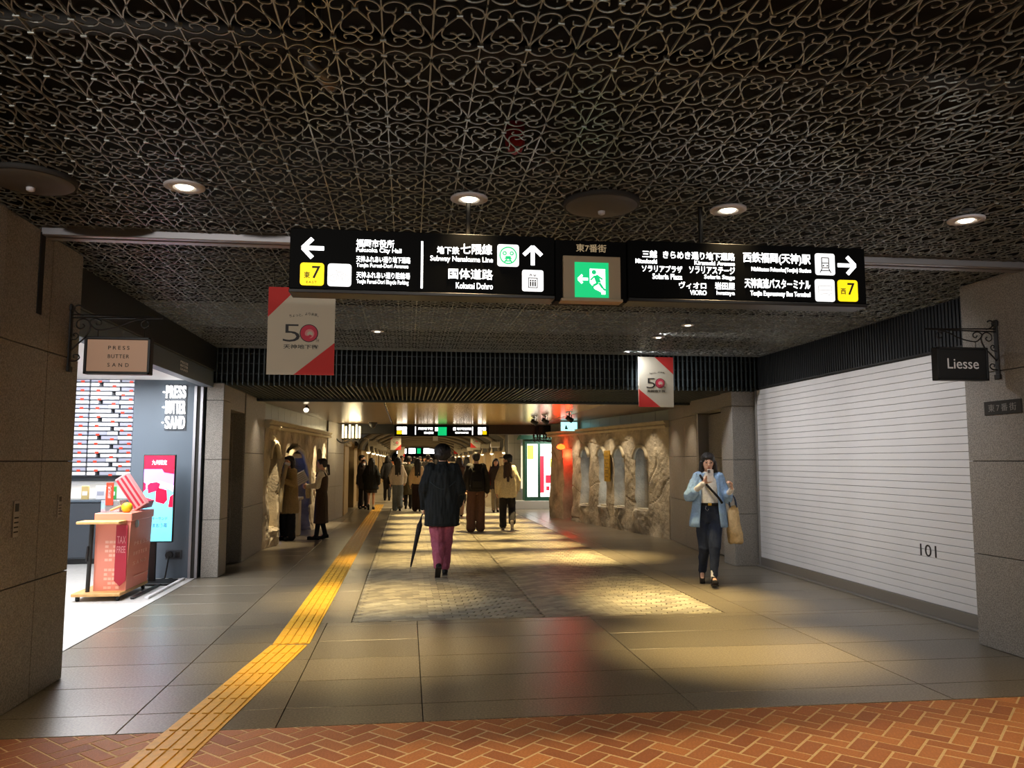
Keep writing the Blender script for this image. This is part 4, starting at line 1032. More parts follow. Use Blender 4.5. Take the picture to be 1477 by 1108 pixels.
# ================================================================== RIGHT WALL FITTINGS, KIOSK
rl = thing('red_warning_lamp', 'glowing round red lamp above the narrow doorway in the right stone wall', 'lamp', (0, 0, 0))
p = frR(5.55, 1.86, .14); rl.location = p
MB().lathe([(.012, -.06), (.08, -.04), (.115, .0), (.08, .06), (.012, .085)], 20).build('globe', M['redlamp'], rl, True)
MB().tube([(.0, .0, 0), (.18, .03, .0)], .02, 8).build('arm', M['blackiron'], rl)
point('red_lamp_light', tuple(frR(5.62, 1.66, -.10)), 16, (1.0, .05, .02), .06)
point('red_lamp_light', tuple(p + Vector((-.15, -.10, -.05))), 4, (1.0, .05, .02), .08)
ex = thing('exit_light_box', 'cyan-white lit exit box mounted high on the right wall', 'sign', (3.98, 19.5, 2.24))
MB().bbox(-.21, .24, 0, .08, 0, .24, .006).build('housing', M['paper'], ex)
MB().bbox(-.20, .21, -.006, 0, .012, .228, .002).build('lit_face', M['cyan_e'], ex)
MB().bbox(-.10, -.03, -.009, -.006, .05, .09, .001).bbox(-.09, -.05, -.009, -.006, .09, .14, .001).build('symbol', M['kioskgreen'], ex)
for x, y, z, lab in ((2.88, 18.1, 2.50, 'left one of the pair of black ceiling spotlights'), (3.05, 17.6, 2.50, 'right one of the pair of black ceiling spotlights'), (3.40, 16.6, 2.50, 'single black ceiling spotlight nearest the right stone wall')):
    t = thing('ceiling_spotlight', lab, 'spotlight', (x, y, z))
    MB().tube([(0, 0, .0), (0, 0, -.06)], .012, 8).build('stem', M['black'], t)
    MB().lathe([(.05, .02), (.05, 0), (.02, -.012)], 16).build('ceiling_mount', M['black'], t, True)
    MB().tube([(-.06, 0, -.07), (.07, .02, -.15)], [.045, .055], 14).build('barrel', M['black'], t, True)
    MB().tube([(-.05, 0, -.02), (-.055, 0, -.09)], .008, 6).tube([(.05, 0, -.02), (.055, 0, -.12)], .008, 6).build('yoke', M['black'], t)
t = thing('ceiling_spotlight', 'bright glaring spotlight on the slatted ceiling above the left stone wall', 'spotlight', (-1.80, 14.6, 2.50))
MB().tube([(0, 0, 0), (0, 0, -.05)], .012, 8).build('stem', M['black'], t); MB().tube([(0, .03, -.05), (0, -.08, -.09)], [.04, .05], 14).build('barrel', M['black'], t, True)
MB().lathe([(.044, 0), (.03, -.012), (.004, -.016)], 16, (0, -.082, -.09), 'Y').build('lamp_face', M['lamp'], t, True)
for x, y, lab in ((-.9, 21.0, 'black dome security camera on the slatted ceiling, left of the far sign'),):
    t = thing('dome_camera', lab, 'camera', (x, y, 2.50))
    MB().lathe([(.10, 0), (.10, -.05), (.085, -.09), (.05, -.13), (.01, -.145)], 20).build('dome', M['black'], t, True)
    MB().lathe([(.115, 0), (.115, -.03), (.10, -.035)], 20).build('collar', M['duct'], t, True)
# iron lanterns on both sides
def lantern(x, y, z, sgn, lit, label):
    t = thing('wall_lantern', label, 'lantern', (x, y, z))
    MB().tube(catmull([(-.42 * sgn, 0, .05), (-.25 * sgn, 0, -.10), (.0, 0, -.05), (.25 * sgn, 0, -.06)], 5), .018, 8).build('bracket', M['blackiron'], t, True)
    MB().tube([(.26 * math.cos(a) * .9, .12 * math.sin(a), 0) for a in [R_(d) for d in range(0, 361, 20)]], .014, 8, False).build('ring', M['blackiron'], t, True)
    for k in range(6):
        px = -.22 + .088 * k; py = .07 * (-1) ** k
        MB().tube([(px, py, -.03), (px, py, .02)], .026, 10).build('cup', M['blackiron'], t, True)
        MB().tube([(px, py, .02), (px, py, .38 - .05 * (k % 2))], .026, 12).build('lamp_tube', M['lampwarm' if lit else 'duct'], t, True)
    for k in range(4): MB().tube(catmull([(-.2 + .13 * k, 0, -.02), (-.22 + .13 * k, 0, -.09), (-.17 + .13 * k, 0, -.11)], 4), .01, 6).build('scroll', M['blackiron'], t, True)
lantern(-1.47, 21.3, 2.08, 1, True, 'lit wall lantern of upright glowing tubes on the left stone block')
point('lantern_light', (-1.35, 20.9, 2.2), 14, (1.0, .80, .45), .15)
point('lantern_light', (-1.47, 21.0, 1.9), 8, (1.0, .80, .45), .15)
lantern(3.72, 22.0, 2.14, -1, False, 'unlit dark iron wall lantern at the end of the right stone wall')
# far cross beam with the second sign
cb = MB().bbox(-2.0, 6.0, 22.0, 22.5, 2.24, 2.60, .01).build('trim_11', M['darkpanel']); struct(cb)
s2 = thing('far_wayfinding_sign', 'far black wayfinding sign with blurred lit white lettering across the arcade', 'sign', (.94, 21.97, 2.2))
MB().bbox(-1.30, 1.28, -.06, .03, -.02, .26, .004).build('cabinet', M['signblack'], s2)
for x0, x1, z0, z1, mm in ((-1.235, -1.10, .14, .23, 'white_e'), (-1.09, -.965, .14, .23, 'white_e'), (-1.235, -1.10, .03, .125, 'yellow_e'), (-1.09, -.965, .03, .125, 'white_e'), (-.74, -.72, .02, .24, 'white_e'), (.82, .84, .02, .24, 'white_e'), (-.12, .12, .0, .23, 'green_e'), (-.20, -.12, .12, .22, 'white_e'), (.30, .37, .14, .22, 'white_e'), (.98, 1.09, .14, .23, 'white_e'), (1.11, 1.2, .14, .23, 'white_e'), (.98, 1.09, .03, .125, 'white_e'), (1.11, 1.22, .03, .125, 'yellow_e')):
    MB().bbox(x0, x1, -.064, -.06, z0, z1, .001).build('pictogram', M[mm], s2)
s2f = lambda x, z, d: Vector((x, -.061 - d, z))
for body, x0, x1, z0, z1 in (('天神地下街', -.66, -.26, .15, .22), ('東6番街', -.50, -.24, .04, .10), ('地下鉄空港線', .40, .80, .15, .22), ('福岡市役所', .35, .72, .05, .10)):
    text('lettering', body, x0, x1, z0, z1, M['white_e'], s2, s2f, bold=.03, depth=.003)
# white tiled pier and the green poster kiosk
wt = MB().box(3.22, 3.64, 25.6, 26.4, 0, 2.6).build('wall_right_tiled', M['joint']); struct(wt)
for i in range(2):
    for j in range(5): MB().bbox(3.22 + .21 * i + .003, 3.43 + .21 * i - .003, 25.58, 25.6, .52 * j + .003, .52 * j + .517, .003).build('wall_tile', M['whitetile'], wt)
wt2 = MB().box(3.64, 7.5, 26.2, 26.5, 0, 2.6).build('wall_right_passage', M['joint']); struct(wt2)
for i in range(6):
    for j in range(4): MB().bbox(3.64 + .6 * i + .003, 4.24 + .6 * i - .003, 26.17, 26.2, .65 * j + .003, .65 * j + .647, .003).build('wall_tile', M['whitetile'], wt2)
MB().bbox(3.68, 3.92, 26.14, 26.17, .6, 2.0, .004).build('lit_panel', M['shopglow'], wt2)
pl_ = MB().bbox(3.25, 6.2, 24.9, 26.2, 0, .26, .006).build('trim_12', M['whitetile']); struct(pl_)
kc = mat('passage_ceiling', S(190, 184, 170), .6)
c3 = MB().box(3.9, 7.5, 22.5, 26.5, 2.5, 2.6).build('ceiling_2', kc); struct(c3)
area('passage_lamp', (4.6, 24.2, 2.45), (4.6, 24.2, 0), 70, (1, .95, .85), .8, .8)
kk = thing('poster_kiosk', 'green kiosk with two lit poster panels at the right passage', 'kiosk', (4.12, 24.95, .26))
MB().bbox(-.45, .65, 0, .5, 0, .12, .008).build('base', M['kioskgreen'], kk)
MB().bbox(-.45, .65, 0.02, .48, 1.78, 1.92, .008).build('header', M['kioskgreen'], kk)
MB().prism([(-.62, 1.96), (.82, 1.96), (.72, 2.16), (-.5, 2.16)], -.10, .55, lambda a, b, d: (a, d, b)).build('roof', M['kioskgreen'], kk)
MB().bbox(-.62, .82, -.12, .57, 1.92, 1.965, .006).build('eave', M['kioskgreen'], kk)
for x0 in (-.45, -.03, .57): MB().bbox(x0, x0 + .08, 0, .48, .1, 1.8, .006).build('post', M['kioskgreen'], kk)
po = MB().bbox(-.37, -.03, .03, .08, .12, 1.78, .003).build('poster', M['poster_white'], kk)
MB().box(-.36, -.16, .026, .03, 1.30, 1.74).build('poster_field', M['poster_yellow'], po)
po2 = MB().bbox(.05, .57, .03, .08, .12, 1.78, .003).build('poster', M['poster_white'], kk)
for q in ((.05, .17, .25, 1.4), (.22, .40, .55, .80), (.24, .34, .32, .45), (.40, .55, .88, 1.0)): MB().box(q[0], q[1], .026, .03, q[2], q[3]).build('poster_field', M['poster_red'], po2)
MB().box(.36, .56, .026, .03, 1.05, 1.32).build('poster_field', M['poster_yellow'], po2)

# ================================================================== FAR ARCADE
vl = MB()
n = 16; prev = None
def varc(a, y, dz=0.0, k=1.0): return (1.0 + 2.62 * k * math.cos(a), y, 1.90 + 0.98 * k * math.sin(a) + dz)
for yk in (26.5, 76.0):
    for i in range(n + 1): vl.v.append(varc(math.pi * i / n, yk))
for i in range(n): vl.f.append((i, i + 1, n + 2 + i, n + 1 + i))
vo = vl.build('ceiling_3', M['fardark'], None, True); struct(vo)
for k in range(13):
    y = 27.0 + 4.0 * k
    mb = MB(); pts = [varc(math.pi * i / n, y, -.02, .985) for i in range(n + 1)]
    mb.tube(pts, .085, 8); mb.build('arch_rib', M['rib'], vo, True)
wa = sroot('wall_left_arcade'); wb = sroot('wall_right_arcade')
for k in range(13):
    y = 22.6 + 4.0 * k
    MB().bbox(-2.6, -1.72, y, y + 1.5, 0, 2.4, .01).build('pier', M['farwall'], wa)
    MB().bbox(-1.74, -1.66, y - .02, y + 1.52, 1.92, 2.0, .01).build('pier_cap', M['cornice'], wa)
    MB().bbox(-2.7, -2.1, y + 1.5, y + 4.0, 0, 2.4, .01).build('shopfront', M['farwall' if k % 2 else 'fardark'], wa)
    MB().bbox(-2.12, -2.08, y + 1.7, y + 2.55, 0.05, 1.9, .01).build('shop_door', M['fardark'], wa)
    MB().bbox(-2.12, -2.08, y + 2.7, y + 3.8, 0.35, 1.9, .01).build('shop_window', M['shopglow'] if k in (2, 4, 5, 7, 9) else M['fardark'], wa)
    MB().bbox(-2.5, -1.80, y + 1.5, y + 4.0, 1.98, 2.4, .01).build('fascia', M['farwall'], wa)
    if k >= 1:
        MB().bbox(3.78, 4.8, y, y + 1.5, 0, 2.4, .01).build('pier', M['farwall'], wb)
        MB().bbox(3.72, 3.80, y - .02, y + 1.52, 1.92, 2.0, .01).build('pier_cap', M['cornice'], wb)
        MB().bbox(4.2, 4.8, y + 1.5, y + 4.0, 0, 2.4, .01).build('shopfront', M['farwall'], wb)
        MB().bbox(4.16, 4.20, y + 1.65, y + 3.85, 0.25, 1.9, .01).build('shop_window', M['shopglow'], wb)
        MB().bbox(3.84, 4.7, y + 1.5, y + 4.0, 1.98, 2.4, .01).build('fascia', M['farwall'], wb)
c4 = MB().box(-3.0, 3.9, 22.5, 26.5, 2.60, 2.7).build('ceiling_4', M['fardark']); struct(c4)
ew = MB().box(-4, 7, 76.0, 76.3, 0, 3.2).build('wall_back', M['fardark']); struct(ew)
es = thing('end_sign', 'bright lit sign band at the far end of the arcade', 'sign', (1.1, 75.8, 2.1))
MB().bbox(-2.4, 2.6, 0, .2, -.1, .75, .02).build('cabinet', M['signblack'], es)
for x0, x1, mm in ((-2.1, -1.2, 'white_e'), (-1.0, -.35, 'white_e'), (-.2, .15, 'green_e'), (.4, 2.2, 'white_e')): MB().bbox(x0, x1, -.02, 0, .1, .6, .01).build('lit_field', M[mm], es)
# bracket lamps and small square shop plates along the arcade
lp = None
for side, X, g in ((1, -1.28, 'left'), (-1, 3.28, 'right')):
    for k in range(8):
        y = 26.8 + 4.0 * k if side > 0 else 27.2 + 4.0 * k
        near = k < 2
        NTH = ['nearest', 'second nearest', 'third nearest', 'fourth nearest', 'fifth nearest', 'sixth nearest', 'seventh nearest', 'farthest']
        lab = NTH[k] + ' bell shaped bracket lamp' + ' along the %s arcade wall' % g
        t = thing('bracket_lamp', lab, 'lamp', (X, y, 1.80), 0, 'bracket lamps along the %s arcade wall' % g)
        MB().tube([(-.42 * side, 0, .42), (-.1 * side, 0, .46), (0, 0, .42), (0, 0, .16)], .014, 6).build('bracket', M['cornice'], t)
        MB().lathe([(.02, .20), (.035, .14), (.05, .06), (.09, .0)], 14).build('shade', M['cornice'], t, True)
        MB().lathe([(.07, .0), (.06, -.04), (.02, -.06)], 12).build('bulb', M['lampwarm'], t, True)
        if k < 6:
            yy = y + 2.2
            o = thing('shop_plate', NTH[k] + ' cream shop plate' + ' hanging along the %s arcade wall' % g, 'sign', (X + .05 * side, yy, 2.03), 0, 'hanging shop plates along the %s arcade' % g)
            MB().bbox(-.17, .17, -.015, .015, 0, .18, .004).build('plate', M['cream'], o)
            MB().tube([(-.4 * side, 0, .24), (.17 * side, 0, .24)], .01, 6).tube([(-.12, 0, .18), (-.12, 0, .24)], .006, 6).tube([(.12, 0, .18), (.12, 0, .24)], .006, 6).build('arm', M['blackiron'], o)
t = thing('hanging_plate', 'small white square plate hanging in the middle of the arcade vault', 'plate', (1.17, 34, 2.36))
MB().bbox(-.11, .11, -.015, .015, 0, .22, .005).build('plate', M['paper'], t); MB().tube([(-.08, 0, .22), (-.08, 0, .46)], .006, 6).tube([(.08, 0, .22), (.08, 0, .46)], .006, 6).build('cord', M['blackiron'], t)
o = thing('shop_plate', 'black oval shop plate above the bright shopfront on the right of the arcade', 'sign', (3.35, 30.6, 2.02))
MB().bbox(-.19, .19, -.02, .02, 0, .15, .02).build('plate', M['paper'], o); MB().bbox(-.15, .15, -.024, -.02, .045, .105, .01).build('print_band', M['ink'], o); MB().tube([(-.1, 0, .15), (-.1, 0, .3), (.45, 0, .3)], .01, 6).build('arm', M['blackiron'], o)
# ================================================================== PEOPLE
def capsule(mb, p0, p1, r0, r1, n=12, sx=1.0):
    p0 = Vector(p0); p1 = Vector(p1); t = p1 - p0; L = t.length
    t = t / L if L > 1e-6 else Vector((0, 0, 1))
    ref = Vector((0, 0, 1)) if abs(t.z) < .9 else Vector((0, 1, 0))
    a = t.cross(ref).normalized(); b = a.cross(t).normalized()
    rings = []
    for d in (-80, -50, -20): rings.append((p0 + t * r0 * math.sin(R_(d)), r0 * math.cos(R_(d))))
    for d in (20, 50, 80): rings.append((p1 + t * r1 * math.sin(R_(d)), r1 * math.cos(R_(d))))
    base = len(mb.v)
    for c, r in rings:
        for k in range(n):
            an = 2 * math.pi * k / n; mb.v.append(tuple(c + (a * math.cos(an) * sx + b * math.sin(an)) * r))
    for i in range(len(rings) - 1):
        for k in range(n):
            a0 = base + i * n + k; a1 = base + i * n + (k + 1) % n; mb.f.append((a0, a1, a1 + n, a0 + n))
    mb.f.append(tuple(base + k for k in reversed(range(n)))); e = base + (len(rings) - 1) * n; mb.f.append(tuple(e + k for k in range(n)))
def chain(mb, pts, rs, n=12):
    for i in range(len(pts) - 1): capsule(mb, pts[i], pts[i + 1], rs[i], rs[i + 1], n)
def ellip(mb, c, r, mtx=None, n=14):
    base = len(mb.v); m = 9; c = Vector(c)
    for i in range(1, m):
        ph = math.pi * i / m - math.pi / 2
        for k in range(n):
            th = 2 * math.pi * k / n; p = Vector((r[0] * math.cos(ph) * math.cos(th), r[1] * math.cos(ph) * math.sin(th), r[2] * math.sin(ph))) + c
            mb.v.append(tuple(mtx @ p if mtx is not None else p))
    for i in range(m - 2):
        for k in range(n):
            a0 = base + i * n + k; a1 = base + i * n + (k + 1) % n; mb.f.append((a0, a1, a1 + n, a0 + n))
    mb.f.append(tuple(base + k for k in reversed(range(n)))); e = base + (m - 2) * n; mb.f.append(tuple(e + k for k in range(n)))
def loft(mb, secs, n=22, pw=2.4):
    base = len(mb.v)
    for (z, cx, cy, rx, ry) in secs:
        for k in range(n):
            a = 2 * math.pi * k / n; ca, sa = math.cos(a), math.sin(a)
            f = (abs(ca) ** pw + abs(sa) ** pw) ** (-1 / pw)
            mb.v.append((cx + rx * ca * f, cy + ry * sa * f, z))
    for i in range(len(secs) - 1):
        for k in range(n):
            a0 = base + i * n + k; a1 = base + i * n + (k + 1) % n; mb.f.append((a0, a1, a1 + n, a0 + n))
    mb.f.append(tuple(base + k for k in reversed(range(n)))); e = base + (len(secs) - 1) * n; mb.f.append(tuple(e + k for k in range(n)))
def fuse(mb, name, m, parent, vox, smooth=3, wr=0.0, wfreq=(14, 14, 5), seed=0):
    """union of the closed pieces as one continuous skin"""
    me = mb.mesh(name); o = link(name, me, None); 
    md = o.modifiers.new('r', 'REMESH'); md.mode = 'VOXEL'; md.voxel_size = vox
    ms = o.modifiers.new('s', 'SMOOTH'); ms.factor = 0.5; ms.iterations = smooth
    dg = bpy.context.evaluated_depsgraph_get(); dg.update()
    out = bpy.data.meshes.new_from_object(o.evaluated_get(dg)); bpy.data.objects.remove(o)
    if wr > 0:
        nr = [v.normal.copy() for v in out.vertices]
        for v, nn in zip(out.vertices, nr):
            p = Vector((v.co.x * wfreq[0], v.co.y * wfreq[1], v.co.z * wfreq[2])) + Vector((seed * 5.1, seed * 2.3, 0))
            v.co += nn * wr * (noise.noise(p) + .6 * noise.noise(p * 2.1))
    out.polygons.foreach_set('use_smooth', [True] * len(out.polygons)); out.materials.clear()
    return link(name, out, m, parent)
CLOTH = {}
def cloth(r, g, b, rough=.85):
    k = (r, g, b)
    if k not in CLOTH: CLOTH[k] = mat('cloth_%d' % len(CLOTH), S(r, g, b), rough, var=.10, vscale=40, bump=.15, bscale=220, spec=.3)
    return CLOTH[k]
SKIN = mat('skin', S(226, 176, 146), .55, var=.04, vscale=18)
HAIR = mat('dark_hair', S(30, 24, 22), .5, var=.3, vscale=60, bump=.4, bscale=150)
HAIRB = mat('brown_hair', S(70, 48, 36), .5, var=.3, vscale=60, bump=.4, bscale=150)
EYE = mat('eye_dark', S(24, 18, 16), .3); LIP = mat('lips', S(180, 96, 88), .5)
MASK = mat('white_mask', S(232, 234, 238), .8)
def hand(mb, wr_, d, pn, s=1.0, curl=(28, 32, 24), side_sign=1, spread=5, k=1.0):
    """palm with four unequal fingers and a thumb; d = finger direction, pn = palm normal"""
    d = Vector(d).normalized(); pn = Vector(pn); pn = (pn - d * pn.dot(d)).normalized(); w_ = d.cross(pn).normalized() * side_sign
    wr_ = Vector(wr_)
    for t in (-.026, -.009, .009, .026): capsule(mb, wr_ + w_ * t * .7 * s, wr_ + d * .085 * s + w_ * t * s, .015 * s * k, .0125 * s * k, 8)
    for i, (t, ln) in enumerate(((-.030, .066), (-.010, .076), (.010, .071), (.029, .056))):
        p = wr_ + d * .086 * s + w_ * t * s; a = 0.0; rr = .0092
        spr = R_(spread) * (i - 1.5)
        for j, (fr_, cu) in enumerate(zip((.44, .31, .25), curl)):
            a += R_(cu)
            dd = (d * math.cos(spr) + w_ * math.sin(spr)) * math.cos(a) + pn * math.sin(a)
            q = p + dd * ln * fr_ * s; capsule(mb, p, q, rr * s * k, (rr - .0008) * s * k, 8); p = q; rr -= .0007
    b0 = wr_ + d * .022 * s - w_ * .030 * s; td = (d * .72 - w_ * .55 + pn * .42).normalized()
    b1 = b0 + td * .040 * s; b2 = b1 + (td + d * .3 + pn * .25).normalized() * .032 * s
    capsule(mb, b0, b1, .0135 * s * k, .0108 * s * k, 8); capsule(mb, b1, b2, .0105 * s * k, .0088 * s * k, 8)
def person(label, loc, rz, H, fem=False, vox=.012, pose=None, head=(0, 0, 0), top=None, bottom=None, shoe=(20, 20, 22), hair='short', hairm=None,
           group=None, face=False, mask=False, hands=None, lean=0.0, sole=None, socks=None):
    s = H / 1.70
    t = thing('person', label, 'person', (loc[0], loc[1], 0), R_(rz), group)
    V = lambda x, y, z: Vector((x, y, z)) * s
    shx = .150 if fem else .175
    J = {}
    for g, sg_ in (('L', -1), ('R', 1)):
        J['sh' + g] = (sg_ * shx, 0, 1.385); J['el' + g] = (sg_ * (shx + .055), -.03, 1.10); J['wr' + g] = (sg_ * (shx + .065), .04, .86)
        J['hip' + g] = (sg_ * .085, 0, .88); J['kn' + g] = (sg_ * .09, .02, .48); J['an' + g] = (sg_ * .09, -.02, .085); J['toe' + g] = (sg_ * .02, 1, 0)
    J.update(pose or {})
    j = {k: (Vector(v) if k[:3] == 'toe' else V(*v)) for k, v in J.items()}
    hm = Matrix.Translation(V(0, 0, 1.44)) @ Euler((R_(head[0]), R_(head[1]), R_(head[2])), 'XYZ').to_matrix().to_4x4() @ Matrix.Translation(-V(0, 0, 1.44))
    # --- skin: one continuous body
    b = MB()
    E = lambda c, r: ellip(b, V(*c), tuple(q * s for q in r), hm)
    E((0, .004, 1.590), (.074, .096, .106)); E((0, .030, 1.527), (.056, .062, .058)); E((0, .048, 1.500), (.030, .034, .026))
    E((0, .102, 1.560), (.012, .018, .018)); E((0, .096, 1.578), (.008, .014, .026))
    for sg_ in (-1, 1): E((sg_ * .075, -.002, 1.568), (.012, .022, .033))
    capsule(b, V(0, -.018, 1.36), V(0, -.004, 1.53), .056 * s, .052 * s)
    wz = [(.80, .150, .098), (.90, .155, .10), (1.05, .125, .085), (1.20, .145, .098), (1.32, .150, .095), (1.40, .10, .07), (1.43, .06, .055)]
    loft(b, [(z * s, 0, -.005 * s, rx * s * (1 if not fem else .95), ry * s) for z, rx, ry in wz])
    for g, sg_ in (('L', -1), ('R', 1)):
        chain(b, [j['sh' + g] + V(-sg_ * .03, 0, 0), j['el' + g], j['wr' + g]], [.048 * s, .036 * s, .025 * s])
        chain(b, [j['hip' + g], j['kn' + g], j['an' + g]], [.080 * s, .052 * s, .034 * s])
        hd_ = (hands or {}).get(g, None)
        fd = j['wr' + g] - j['el' + g]
        if hd_: hand(b, j['wr' + g], hd_['d'], hd_['n'], s, hd_.get('curl', (28, 32, 24)), hd_.get('side', 1), k=hd_.get('k', 1.0))
        else: hand(b, j['wr' + g], fd.normalized() + Vector((0, .12, 0)), Vector((-sg_, 0.15, 0)), s, (22, 26, 20), -sg_, k=1.0 if vox < .008 else 1.15)
        # bare foot core inside the shoe
        td = j['toe' + g].normalized(); an = j['an' + g]
        capsule(b, an, an + td * .12 * s - V(0, 0, .035), .034 * s, .026 * s)
    fuse(b, 'body', SKIN, t, vox * .85 if vox > .008 else vox, 2)
    # --- face
    if face:
        for sg_ in (-1, 1):
            e = MB(); ellip(e, V(sg_ * .031, .092, 1.590), (.014 * s, .008 * s, .007 * s), hm, 10); e.build('eye', EYE, t, True)
            e = MB(); e.tube([tuple(hm @ V(sg_ * x, y, z)) for x, y, z in ((.014, .099, 1.612), (.030, .096, 1.617), (.047, .086, 1.612))], .003 * s, 6); e.build('eyebrow', HAIR, t, True)
        if not mask:
            e = MB(); ellip(e, V(0, .090, 1.522), (.021 * s, .008 * s, .006 * s), hm, 10); e.build('mouth', LIP, t, True)
    if mask:
        e = MB(); ellip(e, V(0, .050, 1.532), (.066 * s, .070 * s, .050 * s), hm, 16); ellip(e, V(0, .085, 1.545), (.034 * s, .042 * s, .036 * s), hm); fuse(e, 'face_mask', MASK, t, .008, 2)
        for sg_ in (-1, 1): MB().tube([tuple(hm @ V(sg_ * .060, .06, 1.545)), tuple(hm @ V(sg_ * .084, -.01, 1.575))], .003, 6).build('mask_strap', MASK, t)
    # --- hair
    hb = MB(); HE = lambda c, r: ellip(hb, V(*c), tuple(q * s for q in r), hm)
    hmat = hairm or HAIR
    if hair in ('short', 'cap'):
        HE((0, -.016, 1.622), (.086, .104, .088)); HE((0, -.050, 1.575), (.076, .064, .072))
        for sg_ in (-1, 1): HE((sg_ * .066, -.005, 1.605), (.020, .050, .045))
        HE((0, .058, 1.662), (.066, .045, .030))
    elif hair == 'bowl':
        HE((0, -.016, 1.622), (.114, .124, .104)); HE((0, -.035, 1.572), (.114, .098, .074)); HE((0, -.055, 1.54), (.082, .058, .05))
        HE((0, .070, 1.645), (.075, .045, .035))
    elif hair in ('bob', 'long'):
        HE((0, -.018, 1.620), (.094, .108, .092)); HE((0, -.050, 1.560), (.094, .070, .080)); HE((0, .062, 1.658), (.070, .042, .034))
        for sg_ in (-1, 1):
            for (x, y, z, r0) in ((.084, .010, 1.58, .030),): capsule(hb, hm @ V(sg_ * x, y, z), hm @ V(sg_ * .094, .0, 1.46), r0 * s, .034 * s)
        HE((0, -.040, 1.56), (.098, .084, .105))
        if hair == 'bob': HE((0, -.05, 1.50), (.106, .070, .075))
        else:
            for sg_ in (-.055, 0, .055): capsule(hb, hm @ V(sg_, -.075, 1.55), V(sg_ * 1.15, -.125, 1.16), .050 * s, .032 * s)
            capsule(hb, hm @ V(0, -.075, 1.5), V(0, -.125, 1.10), .055 * s, .025 * s)
    elif hair == 'tied':
        HE((0, -.016, 1.620), (.086, .104, .090)); HE((0, -.050, 1.575), (.078, .064, .070)); HE((0, .060, 1.662), (.066, .042, .030))
        HE((0, -.128, 1.545), (.034, .034, .034)); capsule(hb, hm @ V(0, -.135, 1.54), V(0.0, -.155, 1.36), .032 * s, .018 * s)
        for sg_ in (-1, 1): HE((sg_ * .068, .0, 1.605), (.020, .050, .045))
    fuse(hb, 'hair', hmat, t, max(.007, vox * .7), 6, .004 * s, (40, 40, 14))
    if hair == 'cap':
        cb_ = MB(); ellip(cb_, V(0, -.008, 1.645), (.098 * s, .112 * s, .078 * s), hm); fuse(cb_, 'cap', cloth(34, 36, 42), t, .010, 2)
        cb_ = MB(); ellip(cb_, V(0, .125, 1.628), (.072 * s, .082 * s, .011 * s), hm); cb_.build('cap_peak', cloth(34, 36, 42), t, True)
    # --- trousers / skirt
    if bottom:
        bm_ = cloth(*bottom['c']); q = MB(); wz_ = bottom.get('waist', 1.0); hz = bottom.get('hem', .10)
        if bottom['kind'] == 'trousers':
            loft(q, [(.80 * s, 0, -.005 * s, .160 * s, .112 * s), (.90 * s, 0, -.008 * s, .170 * s, .118 * s), (wz_ * s, 0, -.005 * s, .140 * s, .100 * s)])
            rt, rk, rh = bottom.get('r', (.095, .075, .065))
            for g in 'LR':
                an, kn = j['an' + g], j['kn' + g]
                end = kn + (an - kn) * min(1.0, (kn.z - hz * s) / max(.05, kn.z - an.z)) if kn.z > an.z + .03 else an
                chain(q, [j['hip' + g], kn], [rt * s, rk * s]); capsule(q, kn, end, rk * s, rh * s)
            fuse(q, 'trousers', bm_, t, vox, 2, bottom.get('wr', .008) * s, (16, 16, 9), 3)
        else:
            hw_ = bottom.get('w', .22)
            loft(q, [(hz * s, 0, 0, hw_ * s, hw_ * .72 * s), ((hz + .12) * s, 0, 0, hw_ * .97 * s, hw_ * .70 * s), (.86 * s, 0, -.005 * s, .172 * s, .122 * s), (wz_ * s, 0, -.003 * s, .138 * s, .098 * s)])
            fuse(q, 'skirt', bm_, t, vox, 2, .010 * s, (18, 18, 2.5), 5)
    # --- shoes, socks
    for g in 'LR':
        q = MB(); td = j['toe' + g].normalized(); an = j['an' + g]; up = Vector((0, 0, 1)) - td * td.z; up.normalize()
        heel = an - up * .040 * s - td * .028 * s; toe = heel + td * .185 * s - up * .004 * s
        capsule(q, heel, toe, .042 * s, .037 * s); capsule(q, an + up * .0 * s, heel + td * .10 * s, .042 * s, .034 * s); capsule(q, an + up * .015, an - up * .03, .043 * s, .043 * s)
        sh_ = fuse(q, 'shoe', cloth(*shoe), t, min(vox, .011), 2)
        q = MB(); sd_ = td.cross(up)
        a0 = heel - up * .030 * s - td * .034 * s; a1 = toe - up * .026 * s + td * .030 * s
        vs = [a0 - sd_ * .034 * s, a0 + sd_ * .034 * s, a1 + sd_ * .034 * s, a1 - sd_ * .034 * s]
        q.add(vs + [v - up * .016 * s for v in vs], [(0, 1, 2, 3), (7, 6, 5, 4), (0, 4, 5, 1), (1, 5, 6, 2), (2, 6, 7, 3), (3, 7, 4, 0)]); q.build('sole', cloth(*(sole or (30, 28, 28))), sh_)
        if socks:
            q = MB(); capsule(q, an + up * .10 * s, an, .040 * s, .044 * s); fuse(q, 'sock', cloth(*socks), t, .010, 1)
